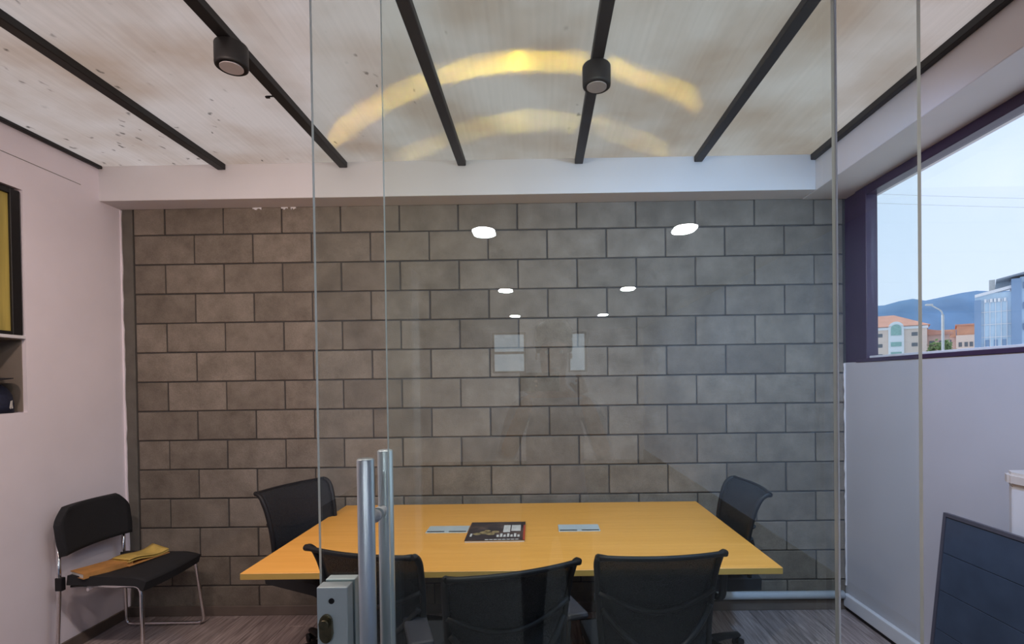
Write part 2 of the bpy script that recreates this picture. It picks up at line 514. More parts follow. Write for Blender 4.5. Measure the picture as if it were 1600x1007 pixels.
# ------------------------------------------------------------------ mesh helpers
class MB:
    """Collects shapes into one bmesh; build() links them as one mesh object."""
    def __init__(self):
        self.bm = bmesh.new()

    def box(self, x0, x1, y0, y1, z0, z1, bevel=0.0, seg=2, mi=0, rot=None, piv=None):
        bm = self.bm
        vs = [bm.verts.new((x, y, z)) for x in (x0, x1) for y in (y0, y1) for z in (z0, z1)]
        q = [(0, 1, 3, 2), (4, 6, 7, 5), (0, 4, 5, 1), (2, 3, 7, 6), (0, 2, 6, 4), (1, 5, 7, 3)]
        fs = [bm.faces.new([vs[i] for i in f]) for f in q]
        for f in fs:
            f.material_index = mi
        if rot is not None:
            bmesh.ops.rotate(bm, verts=vs, cent=piv or ((x0 + x1) / 2, (y0 + y1) / 2, (z0 + z1) / 2), matrix=rot)
        if bevel:
            es = list({e for f in fs for e in f.edges})
            bmesh.ops.bevel(bm, geom=es, offset=bevel, segments=seg, affect='EDGES', profile=0.5)
        return self

    def tube(self, pts, r, seg=10, cap=True, mi=0, closed=False, flat=1.0):
        bm = self.bm
        pts = [Vector(p) for p in pts]
        n = len(pts)
        rs = r if isinstance(r, (list, tuple)) else [r] * n
        t0 = (pts[1] - pts[0]).normalized()
        a = Vector((0, 0, 1)) if abs(t0.z) < 0.9 else Vector((1, 0, 0))
        u = t0.cross(a).normalized()
        rings = []
        for i, p in enumerate(pts):
            if closed:
                t = (pts[(i + 1) % n] - pts[i - 1]).normalized()
            else:
                t = (pts[min(i + 1, n - 1)] - pts[max(i - 1, 0)]).normalized()
            u = (u - t * u.dot(t)).normalized()
            v = t.cross(u)
            rings.append([bm.verts.new(p + (u * math.cos(2 * PI * k / seg) + v * flat * math.sin(2 * PI * k / seg)) * rs[i]) for k in range(seg)])
        for i in range(n if closed else n - 1):
            A, B = rings[i], rings[(i + 1) % n]
            for k in range(seg):
                f = bm.faces.new((A[k], A[(k + 1) % seg], B[(k + 1) % seg], B[k]))
                f.smooth = True
                f.material_index = mi
        if cap and not closed:
            bm.faces.new(list(reversed(rings[0]))).material_index = mi
            bm.faces.new(rings[-1]).material_index = mi
        return self

    def lathe(self, prof, c=(0, 0, 0), seg=24, axis='Z', mi=0, smooth=True):
        """prof: (radius, height) pairs; revolves round the axis through c."""
        bm = self.bm
        rings = []
        for rr, h in prof:
            ring = []
            for k in range(seg):
                a = 2 * PI * k / seg
                x, y = rr * math.cos(a), rr * math.sin(a)
                p = {'Z': (x, y, h), 'Y': (x, h, -y), 'X': (h, x, y)}[axis]
                ring.append(bm.verts.new((p[0] + c[0], p[1] + c[1], p[2] + c[2])))
            rings.append(ring)
        for A, B in zip(rings, rings[1:]):
            for k in range(seg):
                f = bm.faces.new((A[k], A[(k + 1) % seg], B[(k + 1) % seg], B[k]))
                f.smooth = smooth
                f.material_index = mi
        bm.faces.new(list(reversed(rings[0]))).material_index = mi
        bm.faces.new(rings[-1]).material_index = mi
        return self

    def prism(self, poly, d, mi=0, bevel=0.0):
        """poly: list of 3D points (planar); extruded by vector d."""
        bm = self.bm
        d = Vector(d)
        a = [bm.verts.new(p) for p in poly]
        b = [bm.verts.new(Vector(p) + d) for p in poly]
        n = len(poly)
        fs = [bm.faces.new(list(reversed(a))), bm.faces.new(b)]
        for i in range(n):
            fs.append(bm.faces.new((a[i], a[(i + 1) % n], b[(i + 1) % n], b[i])))
        for f in fs:
            f.material_index = mi
        if bevel:
            bmesh.ops.bevel(bm, geom=list({e for f in fs for e in f.edges}), offset=bevel, segments=2, affect='EDGES')
        return self

    def grid(self, fn, nu, nv, thick, mi=0):
        """Curved sheet of thickness: fn(u, v) -> point, u and v in 0..1; thick vector or function."""
        bm = self.bm
        P = [[Vector(fn(i / nu, j / nv)) for j in range(nv + 1)] for i in range(nu + 1)]
        def nrm(i, j):
            a = P[min(i + 1, nu)][j] - P[max(i - 1, 0)][j]
            b = P[i][min(j + 1, nv)] - P[i][max(j - 1, 0)]
            return a.cross(b).normalized()
        T = [[bm.verts.new(P[i][j] + nrm(i, j) * thick / 2) for j in range(nv + 1)] for i in range(nu + 1)]
        B = [[bm.verts.new(P[i][j] - nrm(i, j) * thick / 2) for j in range(nv + 1)] for i in range(nu + 1)]
        for i in range(nu):
            for j in range(nv):
                for L, fl in ((T, False), (B, True)):
                    q = (L[i][j], L[i + 1][j], L[i + 1][j + 1], L[i][j + 1])
                    f = bm.faces.new(tuple(reversed(q)) if fl else q)
                    f.smooth = True
                    f.material_index = mi
        rim = [(i, 0) for i in range(nu)] + [(nu, j) for j in range(nv)] + [(i, nv) for i in range(nu, 0, -1)] + [(0, j) for j in range(nv, 0, -1)]
        for k in range(len(rim)):
            a, b = rim[k], rim[(k + 1) % len(rim)]
            bm.faces.new((T[a[0]][a[1]], B[a[0]][a[1]], B[b[0]][b[1]], T[b[0]][b[1]])).material_index = mi
        return self

    def build(self, name, mats, parent=None, loc=None):
        bmesh.ops.recalc_face_normals(self.bm, faces=self.bm.faces[:])
        me = bpy.data.meshes.new(name)
        self.bm.to_mesh(me)
        self.bm.free()
        for m in (mats if isinstance(mats, (list, tuple)) else [mats]):
            me.materials.append(M[m] if isinstance(m, str) else m)
        o = bpy.data.objects.new(name, me)
        COL.objects.link(o)
        if parent is not None:
            o.parent = parent
        if loc is not None:
            o.location = loc
        return o


def spline(pts, n=8):
    """Catmull-Rom through pts."""
    pts = [Vector(p) for p in pts]
    out = []
    for i in range(len(pts) - 1):
        p0, p1, p2, p3 = pts[max(i - 1, 0)], pts[i], pts[i + 1], pts[min(i + 2, len(pts) - 1)]
        for k in range(n):
            t = k / n
            out.append(0.5 * ((2 * p1) + (p2 - p0) * t + (2 * p0 - 5 * p1 + 4 * p2 - p3) * t * t + (3 * p1 - p0 - 3 * p2 + p3) * t ** 3))
    out.append(pts[-1])
    return out


def bent(pts, rad=0.04, n=5):
    """Polyline with rounded corners."""
    pts = [Vector(p) for p in pts]
    out = [pts[0]]
    for a, b, c in zip(pts, pts[1:], pts[2:]):
        d1, d2 = (a - b), (c - b)
        r = min(rad, d1.length * 0.45, d2.length * 0.45)
        p1, p2 = b + d1.normalized() * r, b + d2.normalized() * r
        for k in range(n + 1):
            t = k / n
            out.append(p1 * (1 - t) ** 2 + b * 2 * t * (1 - t) + p2 * t * t)
    out.append(pts[-1])
    return out


def empty(name, loc=(0, 0, 0), rz=0.0):
    o = bpy.data.objects.new(name, None)
    o.empty_display_size = 0.1
    COL.objects.link(o)
    o.location = loc
    o.rotation_euler = (0, 0, rz)
    return o


def tag(o, label, cat, group=None, kind=None):
    o['label'] = label
    o['category'] = cat
    if group:
        o['group'] = group
    if kind:
        o['kind'] = kind
    return o


def struct(o, label=None):
    o['kind'] = 'structure'
    if label:
        o['label'] = label
    return o


def copy_tree(o, parent=None):
    c = o.copy()
    COL.objects.link(c)
    c.parent = parent
    for ch in list(o.children):
        copy_tree(ch, c)
    return c

# ------------------------------------------------------------------ the room: sizes
XL, XR = -2.83, 2.06          # side walls
YB = 3.431                    # face of the block wall
YF = 0.92                     # corridor side of the glass line
ZC = 3.0                      # underside of the roof sheets
ZB = 2.775                    # underside of the beams
YBEAM = 3.26
XBEAM = 1.785

# floor with laminate planks running towards the block wall
floor = struct(MB().box(XL - 0.3, XR + 0.3, YF, YB + 0.2, -0.12, -0.011).build('floor', 'subfloor'),
               'grey-brown laminate plank floor of the meeting room')
PW, PL = 0.192, 1.29
plank_mesh = {}
i = 0
x = XL
while x < XR - 0.01:
    x1 = min(x + PW, XR)
    y = YF - (i * 0.47 % PL)
    while y < YB:
        ya, yb_ = max(y, YF), min(y + PL, YB + 0.004)
        if yb_ - ya > 0.05:
            key = (round(x1 - x, 3), round(yb_ - ya, 3))
            if key not in plank_mesh:
                o = MB().box(-key[0] / 2 + 0.0012, key[0] / 2 - 0.0012, -key[1] / 2 + 0.0012, key[1] / 2 - 0.0012, -0.011, 0, bevel=0.0015, seg=1).build('plank', 'plank', floor)
                plank_mesh[key] = o.data
            else:
                o = bpy.data.objects.new('plank', plank_mesh[key])
                COL.objects.link(o)
                o.parent = floor
            o.location = ((x + x1) / 2, (ya + yb_) / 2, 0)
        y += PL
    x = x1
    i += 1

# block wall: recessed dark mortar slab and single concrete blocks standing proud of it
wall_back = struct(MB().box(XL - 0.2, XR + 0.2, YB + 0.007, YB + 0.2, -0.1, 3.02).build('wall_back', 'mortar'),
                   'grey concrete block wall behind the meeting table')
X0, BL, BH, JT = -2.536, 0.4, 0.2, 0.009
XS = -2.748                   # where the blockwork starts beside the concrete column
blk = {}
for k in range(14):
    off = 0.0 if k % 2 else 0.2
    edges = [XS] + [X0 + off + BL * q for q in range(-1, 13) if XS + 0.05 < X0 + off + BL * q < XR - 0.03] + [XR]
    for a, b in zip(edges, edges[1:]):
        w = round(b - a - JT, 4)
        if w not in blk:
            o = MB().box(-w / 2, w / 2, 0, 0.04, -(BH - JT) / 2, (BH - JT) / 2, bevel=0.0035, seg=1).build('block', 'block', wall_back)
            blk[w] = o.data
        else:
            o = bpy.data.objects.new('block', blk[w])
            COL.objects.link(o)
            o.parent = wall_back
        o.location = ((a + b) / 2 + random.uniform(-.001, .001), YB + random.uniform(-0.0015, 0.0015), BH * (k + 0.5) + random.uniform(-.001, .001))
        o.rotation_euler = (0, random.uniform(-0.002, 0.002), random.uniform(-0.003, 0.003))
MB().box(XL - 0.05, XS - 0.006, YB - 0.004, YB + 0.05, 0, 2.9, bevel=0.003, seg=1).build('column', 'column', wall_back)['label'] = 'raw grey concrete strip at the left end of the block wall'

# perimeter beams
struct(MB().box(XL - 0.2, XBEAM, YBEAM, YB - 0.002, ZB, ZC + 0.001, bevel=0.004).build('trim_1', 'plaster_cool'), 'white plastered beam across the top of the block wall')
struct(MB().box(XBEAM, XR + 0.2, YF, YB - 0.002, ZB - 0.005, ZC + 0.001, bevel=0.004).build('trim_2', 'plaster_cool'), 'white plastered beam above the side window')
# ragged plaster along the beam's lower back edge
rag = MB()
for xx, ww in ((-1.93, 0.06), (-1.735, 0.045), (-1.67, 0.035)):
    pts = [(xx, YB - 0.006, ZB + 0.01)]
    nseg = 7
    for q in range(nseg + 1):
        pts.append((xx + ww * q / nseg, YB - 0.006, ZB - 0.004 - random.uniform(0.0, 0.017)))
    pts.append((xx + ww, YB - 0.006, ZB + 0.01))
    rag.prism(pts, (0, 0.005, 0))
struct(rag.build('trim_3', 'plaster_cool'), 'ragged white plaster drips under the beam')

# left wall with a recess, built round its opening
NY0, NY1, NZ0, NZ1, NSH, ND = 2.15, 2.772, 1.438, 2.662, 1.842, 0.28
wl_ = MB()
wl_.box(XL - 0.3, XL, YF, NY0, 0, 3.0)
wl_.box(XL - 0.3, XL, NY1, YB, 0, 3.0)
wl_.box(XL - 0.3, XL, NY0, NY1, 0, NZ0)
wl_.box(XL - 0.3, XL, NY0, NY1, NZ1, 3.0)
wl_.box(XL - 0.32, XL - ND, NY0 - 0.02, NY1 + 0.02, NZ0 - 0.02, NZ1 + 0.02)
wall_left = struct(wl_.build('wall_left', 'plaster'), 'white plastered wall with a recessed shelf on the left')
MB().box(XL - ND, XL + 0.002, NY0, NY1, NSH, NSH + 0.018, bevel=0.002, seg=1).build('shelf', 'plaster_cool', wall_left)
M['niche_shade'] = mat('recess_shade', (0.24, 0.20, 0.165), 0.8, var=0.08)  # shade inside the recess put into a darker lining colour
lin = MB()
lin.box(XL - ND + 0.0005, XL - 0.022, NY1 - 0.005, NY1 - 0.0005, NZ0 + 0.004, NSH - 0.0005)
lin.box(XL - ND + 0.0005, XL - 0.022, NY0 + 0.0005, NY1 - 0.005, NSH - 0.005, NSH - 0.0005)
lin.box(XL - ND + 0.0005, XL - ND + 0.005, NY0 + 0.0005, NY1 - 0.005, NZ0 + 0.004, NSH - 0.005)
lin.build('recess_shade_sheets', 'niche_shade', wall_left)
struct(MB().box(XL - 0.001, XL + 0.0012, 1.9, 3.13, 2.829, 2.832).build('trim_4', 'column'), 'hairline seam high on the left wall')
# rough edge where the plaster ends against the raw column
edge = []
for q in range(41):
    z = 2.77 - q * 2.70 / 40
    edge.append((XL + 0.003 + random.uniform(0.0, 0.007) + 0.008 * (q / 40), YB - 0.012, z))
struct(MB().prism([(XL - 0.01, YB - 0.012, 2.77)] + edge + [(XL - 0.01, YB - 0.012, 0.07)], (0, 0.008, 0)).build('trim_5', 'plaster'), 'rough plaster edge beside the raw column')

# right wall under the window
SILL = 1.668
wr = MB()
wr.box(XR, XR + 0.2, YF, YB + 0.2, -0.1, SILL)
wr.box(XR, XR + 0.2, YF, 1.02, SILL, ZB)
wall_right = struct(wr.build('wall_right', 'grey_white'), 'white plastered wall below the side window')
edge = []
for q in range(41):
    z = SILL - 0.005 - q * 1.5 / 40
    edge.append((XR - 0.004 - random.uniform(0.0, 0.007), YB - 0.012, z))
struct(MB().prism([(XR + 0.004, YB - 0.012, SILL - 0.005)] + edge + [(XR + 0.004, YB - 0.012, 0.16)], (0, 0.008, 0)).build('trim_6', 'plaster_cool'), 'rough plaster edge at the right end of the block wall')

# side window
win = struct(empty('window_1', (XR, 2.2, SILL)), 'wide dark-framed window looking out on the hills')
def wpart(name, m, *b, bevel=0.003):
    o = MB().box(*b, bevel=bevel, seg=1).build(name, m, win)
    o.location = (-XR, -2.2, -SILL)
    return o
wpart('jamb', 'win_frame', XR + 0.012, XR + 0.10, 3.297, YB + 0.005, SILL, ZB - 0.005)
wpart('sash', 'win_frame', XR - 0.004, XR + 0.07, 3.19, 3.299, SILL, ZB - 0.01)
wpart('head', 'win_frame', XR - 0.002, XR + 0.07, 1.02, 3.30, ZB - 0.062, ZB - 0.006)
wpart('sill', 'win_frame', XR - 0.006, XR + 0.10, 1.02, 3.30, SILL - 0.004, SILL + 0.020)
wpart('sill_bead', 'white_trim', XR + 0.012, XR + 0.055, 1.08, 3.19, SILL + 0.020, SILL + 0.034, bevel=0.002)
wpart('jamb', 'win_frame', XR - 0.002, XR + 0.07, 1.02, 1.08, SILL, ZB - 0.01)
wpart('pane', 'win_glass', XR + 0.025, XR + 0.031, 1.07, 3.20, SILL + 0.015, ZB - 0.05, bevel=0)

# skirting boards and floor-level pipe
struct(MB().box(XL, XR, YB - 0.016, YB - 0.001, 0, 0.066, bevel=0.003, seg=1).build('baseboard_back', 'baseboard'), 'brown skirting board at the foot of the block wall')
struct(MB().box(XL, XL + 0.014, YF, YB - 0.017, 0, 0.07, bevel=0.003, seg=1).build('baseboard_left', 'baseboard'), 'brown skirting board along the left wall')
struct(MB().box(XR - 0.03, XR - 0.0005, YF, YB - 0.02, 0.03, 0.115, bevel=0.006).build('baseboard_right', 'white_trim'), 'white skirting board along the right wall')
struct(MB().box(XR - 0.012, XR - 0.0005, YF, YB - 0.02, 0, 0.03).build('trim_7', 'black_plastic'), 'black strip in place of the shade under the white skirting board')  # solid black strip, the shade of the gap put in as colour
pipe = tag(MB().tube([(0.35, YB - 0.030, 0.109), (XR - 0.035, YB - 0.030, 0.109)], 0.026, 16).build('conduit_pipe', 'pipe'),
           'pale pipe running along the foot of the block wall', 'pipe')

# translucent roof: sheets on black rafters
ceiling = struct(empty('ceiling', (0, 2.2, ZC)), 'aged translucent roof sheets on black rafters')
BX = [-2.805, -2.030, -1.243, -0.480, 0.271, 1.035, 1.788]
for n_, xx in enumerate(BX):
    w = 0.026
    x0, x1 = (xx - w, xx + w)
    if n_ == 0:
        x0, x1 = XL + 0.001, XL + 0.028
    if n_ == 6:
        x0, x1 = XBEAM - 0.034, XBEAM - 0.001
    z0 = ZC - (0.020 if n_ == 0 else 0.038)
    o = MB().box(x0, x1, YF + 0.01, YBEAM - 0.001, z0, ZC - 0.0005, bevel=0.003, seg=1).build('rafter', 'black_steel', ceiling)
    o.location = (0, -2.2, -ZC)
for a, b in zip(BX, BX[1:]):
    a2, b2 = (a if a > -2.7 else XL - 0.2), (b if b < 1.7 else XBEAM + 0.2)
    mb = MB().box(a2 + 0.002, b2 - 0.002, YF - 0.1, YB + 0.25, ZC + 0.0015, ZC + 0.0095)
    mb.bm.faces.ensure_lookup_table()
    mb.bm.normal_update()
    for f in mb.bm.faces:
        f.material_index = 0 if f.calc_center_median().z < ZC + 0.003 else 1
    o = mb.build('roof_sheet', ['roof', 'roof_clear'], ceiling)
    o.location = (0, -2.2, -ZC)

# wall band above the glass, corridor shell behind the camera
CZ, CYE = 2.6, -8.0
struct(MB().box(XL - 0.3, XR + 0.3, YF - 0.08, YF, 2.56, 3.02).build('wall_front', 'plaster_cool'), 'white wall band above the glass doors')
struct(MB().box(XL - 0.3, XR + 0.3, CYE - 0.2, YF - 0.001, -0.12, -0.001).build('floor_corridor', 'tile'), 'corridor floor')
struct(MB().box(XL - 0.3, XR + 0.3, CYE - 0.2, YF - 0.081, CZ, CZ + 0.1).build('ceiling_corridor', 'plaster_cool'), 'corridor ceiling')
struct(MB().box(XL - 0.3, XL, CYE, YF - 0.001, 0, CZ).build('wall_corridor_left', 'plaster'), 'corridor side wall')
struct(MB().box(XR, XR + 0.2, CYE, YF - 0.001, 0, CZ).build('wall_corridor_right', 'daylight_wall'), 'corridor side wall')
struct(MB().box(XR - 0.02, XR - 0.0005, CYE + 0.01, YF - 0.1, 0, 0.20, bevel=0.003, seg=1).build('trim_11', 'skirt'), 'dark wainscot along the corridor wall, added to darken the mirrored view')
WINS = [(-0.935, -0.263), (0.58, 0.95)]
we = MB()
xs = [XL - 0.3] + [v for w_ in WINS for v in w_] + [XR + 0.3]
for q in range(0, len(xs), 2):
    we.box(xs[q], xs[q + 1], CYE - 0.2, CYE, 0, CZ)
for a, b in WINS:
    we.box(a, b, CYE - 0.2, CYE, 0, 1.75)
    we.box(a, b, CYE - 0.2, CYE, 2.56, CZ)
struct(we.build('wall_corridor_end', 'plaster'), 'corridor end wall with two windows')
for q, (a, b) in enumerate(WINS):
    wf = struct(empty('window_%d' % (q + 2), ((a + b) / 2, CYE - 0.1, 1.75)), 'corridor end window')
    fm = MB()
    hw = (b - a) / 2
    fm.box(-hw, hw, -0.03, 0.03, 0, 0.04).box(-hw, hw, -0.03, 0.03, 0.77, 0.81).box(-hw, -hw + 0.04, -0.03, 0.03, 0.04, 0.77).box(hw - 0.04, hw, -0.03, 0.03, 0.04, 0.77)
    if q == 0:
        fm.box(-hw + 0.04, hw - 0.04, -0.02, 0.02, 0.38, 0.43)
    fm.build('window_frame', 'win_frame', wf)
    MB().box(-hw + 0.03, hw - 0.03, -0.004, 0.004, 0.03, 0.78).build('pane', 'win_glass', wf)
struct(MB().box(-1.38, -1.12, -2.72, -2.46, 0, CZ, bevel=0.01).build('trim_8', 'plaster_cool'), 'white square column in the corridor')

# downlights in the corridor ceiling (seen mirrored in the glass)
DLM = emit_mat('downlight_diffuser', DOWNLIGHT_COL, DOWNLIGHT)
rows = [('nearest the glass', -1.43), ('in the middle row', -3.64), ('in the farthest row', -5.85)]
for rn, yy in rows:
    for cn, xx in (('left', -0.365), ('right', 1.0)):
        dl = empty('downlight', (xx, yy, CZ))
        tag(dl, 'round recessed corridor downlight %s, mirrored on the %s' % (rn, cn), 'downlight', 'corridor downlights')
        MB().lathe([(0.078, -0.004), (0.092, -0.006), (0.094, -0.0005), (0.078, -0.0005)], seg=28).build('trim_ring', 'white_trim', dl)
        MB().lathe([(0.076, -0.0045), (0.076, -0.012), (0.070, -0.0125)], seg=28).build('diffuser', DLM, dl)

# ------------------------------------------------------------------ sliding glass doors
GT = 0.010
def pane(name, x0, x1, y, z0, z1, parent):
    mb = MB().box(x0, x1, y - GT / 2, y + GT / 2, z0, z1)
    mb.bm.normal_update()
    for f in mb.bm.faces:
        f.material_index = 0 if abs(f.normal.y) > 0.9 else 1
    return mb.build(name, ['glass', 'glass_edge'], parent)

GX0, GX1, GY = -0.441, 0.582, 1.0
door = empty('glass_door', (GX0, GY, 0))
tag(door, 'frameless glass door leaf with steel pull bars and a lock', 'door')
def dpart(mb, name, m):
    o = mb.build(name, m, door)
    o.location = (-GX0, -GY, 0)
    return o
o = pane('pane', GX0, GX1, GY, 0.008, 2.52, door)
o.location = (-GX0, -GY, 0)
dpart(MB().box(GX1 + 0.0003, GX1 + 0.0045, GY - 0.007, GY + 0.007, 0.01, 2.515, bevel=0.001, seg=1), 'edge_seal', 'white_trim')
HX = -0.327
for yy in (0.94, 1.06):
    o = dpart(MB().lathe([(0.0135, 0.62), (0.0158, 0.6225), (0.0158, 1.4265), (0.0135, 1.429)], c=(HX, yy, 0), seg=28), 'pull_bar', 'steel')
for zz in (0.74, 1.308):
    mb = MB()
    mb.lathe([(0.0075, 0.955), (0.0075, 0.984), (0.0125, 0.985), (0.0125, 0.9945)], c=(HX, 0, zz), axis='Y', seg=18)
    mb.lathe([(0.0125, 1.0055), (0.0125, 1.015), (0.0075, 1.016), (0.0075, 1.045)], c=(HX, 0, zz), axis='Y', seg=18)
    dpart(mb, 'standoff', 'white_trim')
lock = dpart(MB().box(-0.434, -0.375, 0.964, 0.9945, 0.94, 1.178, bevel=0.002), 'lock_case', 'satin')
bk = MB().box(-0.434, -0.375, 1.0055, 1.030, 0.94, 1.178, bevel=0.002).build('back_plate', 'satin', door)
bk.location = (-GX0, -GY, 0)
scr = MB().lathe([(0.0055, 0.9625), (0.0055, 0.9642)], c=(-0.405, 0, 1.152), axis='Y', seg=16).box(-0.4088, -0.4012, 0.962, 0.9628, 1.1514, 1.1526).box(-0.4056, -0.4044, 0.962, 0.9628, 1.1482, 1.1558).build('screw', 'dark_metal', lock)
cyl = MB()
pts = [(-0.4145 + 0.0125 * math.cos(a), 0.964, (1.112 if math.sin(a) > 0 else 1.090) + 0.0165 * math.sin(a)) for a in [2 * PI * q / 24 for q in range(24)]]
cyl.prism(pts, (0, -0.010, 0), bevel=0.002)
cyl.lathe([(0.0085, 0.946), (0.0085, 0.954)], c=(-0.4145, 0, 1.113), axis='Y', seg=20)
cyl.box(-0.4155, -0.4135, 0.9452, 0.9462, 1.107, 1.119)
cyl.build('key_cylinder', 'brass', lock)

PX0, PX1, PY = -0.311, 0.772, 1.03
leaf = empty('glass_panel', (PX0, PY, 0))
tag(leaf, 'plain frameless glass panel standing just behind the handled door', 'glass panel')
o = pane('pane', PX0, PX1, PY, 0.008, 2.52, leaf)
o.location = (-PX0, -PY, 0)
track = struct(MB().box(XL, XR, 0.975, 1.125, 2.52, 2.56).box(XL, XR, 0.92, 1.14, 2.56, 2.60).build('trim_9', 'satin'), 'aluminium sliding track above the glass')
struct(MB().box(XL, XR, 0.99, 1.01, 0.0, 0.004).box(XL, XR, 1.02, 1.04, 0.0, 0.004).build('trim_10', 'satin'), 'floor guide of the glass doors')

# ------------------------------------------------------------------ spotlights on the rafters: two in view, five added unseen as fill
def spotlight(x, y, label, watts=0.0, tilt=0.0, col=(1, 1, 1), cone=165):
    s = empty('ceiling_spotlight', (x, y, 2.962))
    tag(s, label, 'spotlight', 'black spotlights under the rafters')
    h = MB().lathe([(0.046, -0.086), (0.056, -0.092), (0.0615, -0.088), (0.0625, -0.080), (0.0625, -0.004), (0.060, -0.0005)], seg=32).build('housing', 'black_steel', s)
    g = MB().lathe([(0.044, -0.0935), (0.0435, -0.0865)], seg=32).build('lens', 'lens' if not watts else emit_mat('added_fill_lens', col, 12.0), s)
    if watts:                       # added fill head, out of view, turned towards the block wall
        for o in (h, g):
            o.location = (0, 0, -0.09)
            o.rotation_euler = (tilt, 0, 0)
        MB().tube([(0, 0, -0.0005), (0, 0, -0.10)], 0.008, 10).build('stem', 'black_steel', s)
        ld = bpy.data.lights.new('added_fill_beam', 'SPOT')
        ld.energy = watts
        ld.color = col
        ld.spot_size = math.radians(cone)
        ld.spot_blend = 1.0
        ld.shadow_soft_size = 0.045
        lo = bpy.data.objects.new('added_fill_beam', ld)
        COL.objects.link(lo)
        lo.parent = s
        lo.rotation_euler = (tilt, 0, 0)
        lo.location = (0, math.sin(tilt) * 0.16, -0.09 - math.cos(tilt) * 0.16)
    return s
WARM, NEUTRAL, PALE, COOL = (1.0, 0.79, 0.71), (1.0, 0.90, 0.83), (1.0, 0.95, 0.91), (0.40, 0.60, 1.0)  # tints of the added fill lamps, the cool one standing for window light
spotlight(-1.243, 2.075, 'round black spotlight under the rafter left of the glass')
spotlight(0.271, 2.255, 'round black spotlight seen through the middle of the glass')
for xx, which, watts, col, tilt, cone in ((-2.030, 'leftmost rafter', 46, WARM, 40, 165), (-1.243, 'second rafter', 38, WARM, 40, 165), (-0.480, 'third rafter', 38, NEUTRAL, 40, 165),
                                          (0.271, 'fourth rafter', 46, PALE, 40, 165), (1.035, 'rafter nearest the window', 170, COOL, 50, 125)):  # fill lamps added out of view to brighten the room
    spotlight(xx, 1.22, 'added unseen fill spotlight on the %s just inside the glass doors' % which, watts, math.radians(tilt), col, cone)
clipo = MB().box(-0.045, 0.0, -0.004, 0.004, -0.006, -0.002).box(-0.050, -0.030, -0.007, 0.007, -0.012, -0.004, bevel=0.002).build('cable_clip', 'black_plastic', None, (-1.269, 2.475, 2.985))
tag(clipo, 'small black clip sticking out from the rafter behind the left spotlight', 'clip')

# ------------------------------------------------------------------ meeting table
TX0, TX1, TY0, TY1, TZ = -1.305, 1.032, 2.165, 3.37, 0.757
table = empty('meeting_table', ((TX0 + TX1) / 2, (TY0 + TY1) / 2, 0))
tag(table, 'long beech-topped meeting table in front of the block wall', 'table')
TO = Vector(((TX0 + TX1) / 2, (TY0 + TY1) / 2, 0))
def tpart(mb, name, m, par=None):
    o = mb.build(name, m, par or table)
    o.location = -TO if par is None else (0, 0, 0)
    return o
mb = MB().box(TX0, TX1, TY0, TY1, TZ - 0.028, TZ, bevel=0.0015, seg=1)
mb.bm.normal_update()
for f in mb.bm.faces:
    f.material_index = 0 if abs(f.normal.z) > 0.6 else 1
top = tpart(mb, 'tabletop', ['beech', 'beech_edge'])
for sx in (-0.80, 0.45):
    for yy in (2.62, 3.10):
        tpart(MB().box(sx - 0.03, sx + 0.03, yy - 0.03, yy + 0.03, 0.02, TZ - 0.029, bevel=0.004), 'leg', 'dark_metal')
    tpart(MB().box(sx - 0.028, sx + 0.028, 2.55, 3.25, 0.0, 0.02, bevel=0.003), 'foot', 'dark_metal')
tpart(MB().box(-0.77, 0.42, 2.77, 2.83, TZ - 0.09, TZ - 0.029, bevel=0.003), 'stretcher', 'dark_metal')
for gx in (-0.515, 0.205):
    fl = tpart(MB().box(gx - 0.113, gx + 0.113, 2.715, 2.84, TZ + 0.0003, TZ + 0.005, bevel=0.0015), 'cable_flap', 'satin')
    sl = MB().box(gx - 0.106, gx - 0.012, 2.722, 2.738, TZ + 0.0045, TZ + 0.0056).box(gx + 0.012, gx + 0.106, 2.722, 2.738, TZ + 0.0045, TZ + 0.0056).build('cable_slot', 'dark_metal', fl)

# magazine with a printed cover
def cover_mat():
    m, n, l, out = new_mat('magazine_cover')
    b = n.new('ShaderNodeBsdfPrincipled')
    b.inputs['Roughness'].default_value = 0.3
    tc = n.new('ShaderNodeTexCoord')
    nz = n.new('ShaderNodeTexNoise')
    nz.inputs['Scale'].default_value = 11
    nz.inputs['Detail'].default_value = 5
    l.new(tc.outputs['Object'], nz.inputs['Vector'])
    r = n.new('ShaderNodeValToRGB')
    r.color_ramp.elements[0].position = 0.50
    r.color_ramp.elements[0].color = (0.022, 0.014, 0.020, 1)
    r.color_ramp.elements[1].position = 0.66
    r.color_ramp.elements[1].color = (0.10, 0.06, 0.05, 1)
    l.new(nz.outputs['Fac'], r.inputs[0])
    l.new(r.outputs[0], b.inputs['Base Color'])
    l.new(b.outputs[0], out.inputs[0])
    return m
M['cover'] = cover_mat()
M['red'] = mat('red_print', (0.45, 0.06, 0.03), 0.4)
M['gold'] = mat('gold_print', (0.30, 0.22, 0.10), 0.4, var=0.5, scale=60)
M['print_white'] = mat('white_print', (0.62, 0.60, 0.56), 0.4, var=0.15, scale=30)
mag = empty('magazine', (-0.241, 2.715, TZ), 0.015)
tag(mag, 'dark-covered magazine with a red edge lying on the table', 'magazine')
MB().box(-0.152, 0.150, -0.166, 0.166, 0.0005, 0.010, bevel=0.001, seg=1).build('pages', 'paper', mag)
cv_ = MB().box(-0.153, 0.153, -0.168, 0.168, 0.010, 0.0116).build('cover', 'cover', mag)
MB().box(0.143, 0.1535, -0.166, 0.10, 0.0116, 0.0121).build('spine_print', 'red', cv_)
pr = MB()
for bx_ in ((0.035, 0.072, -0.03, 0.10), (0.078, 0.128, -0.01, 0.10)):
    MB().box(*bx_, 0.0116, 0.0121).build('cover_picture', 'print_white', cv_)
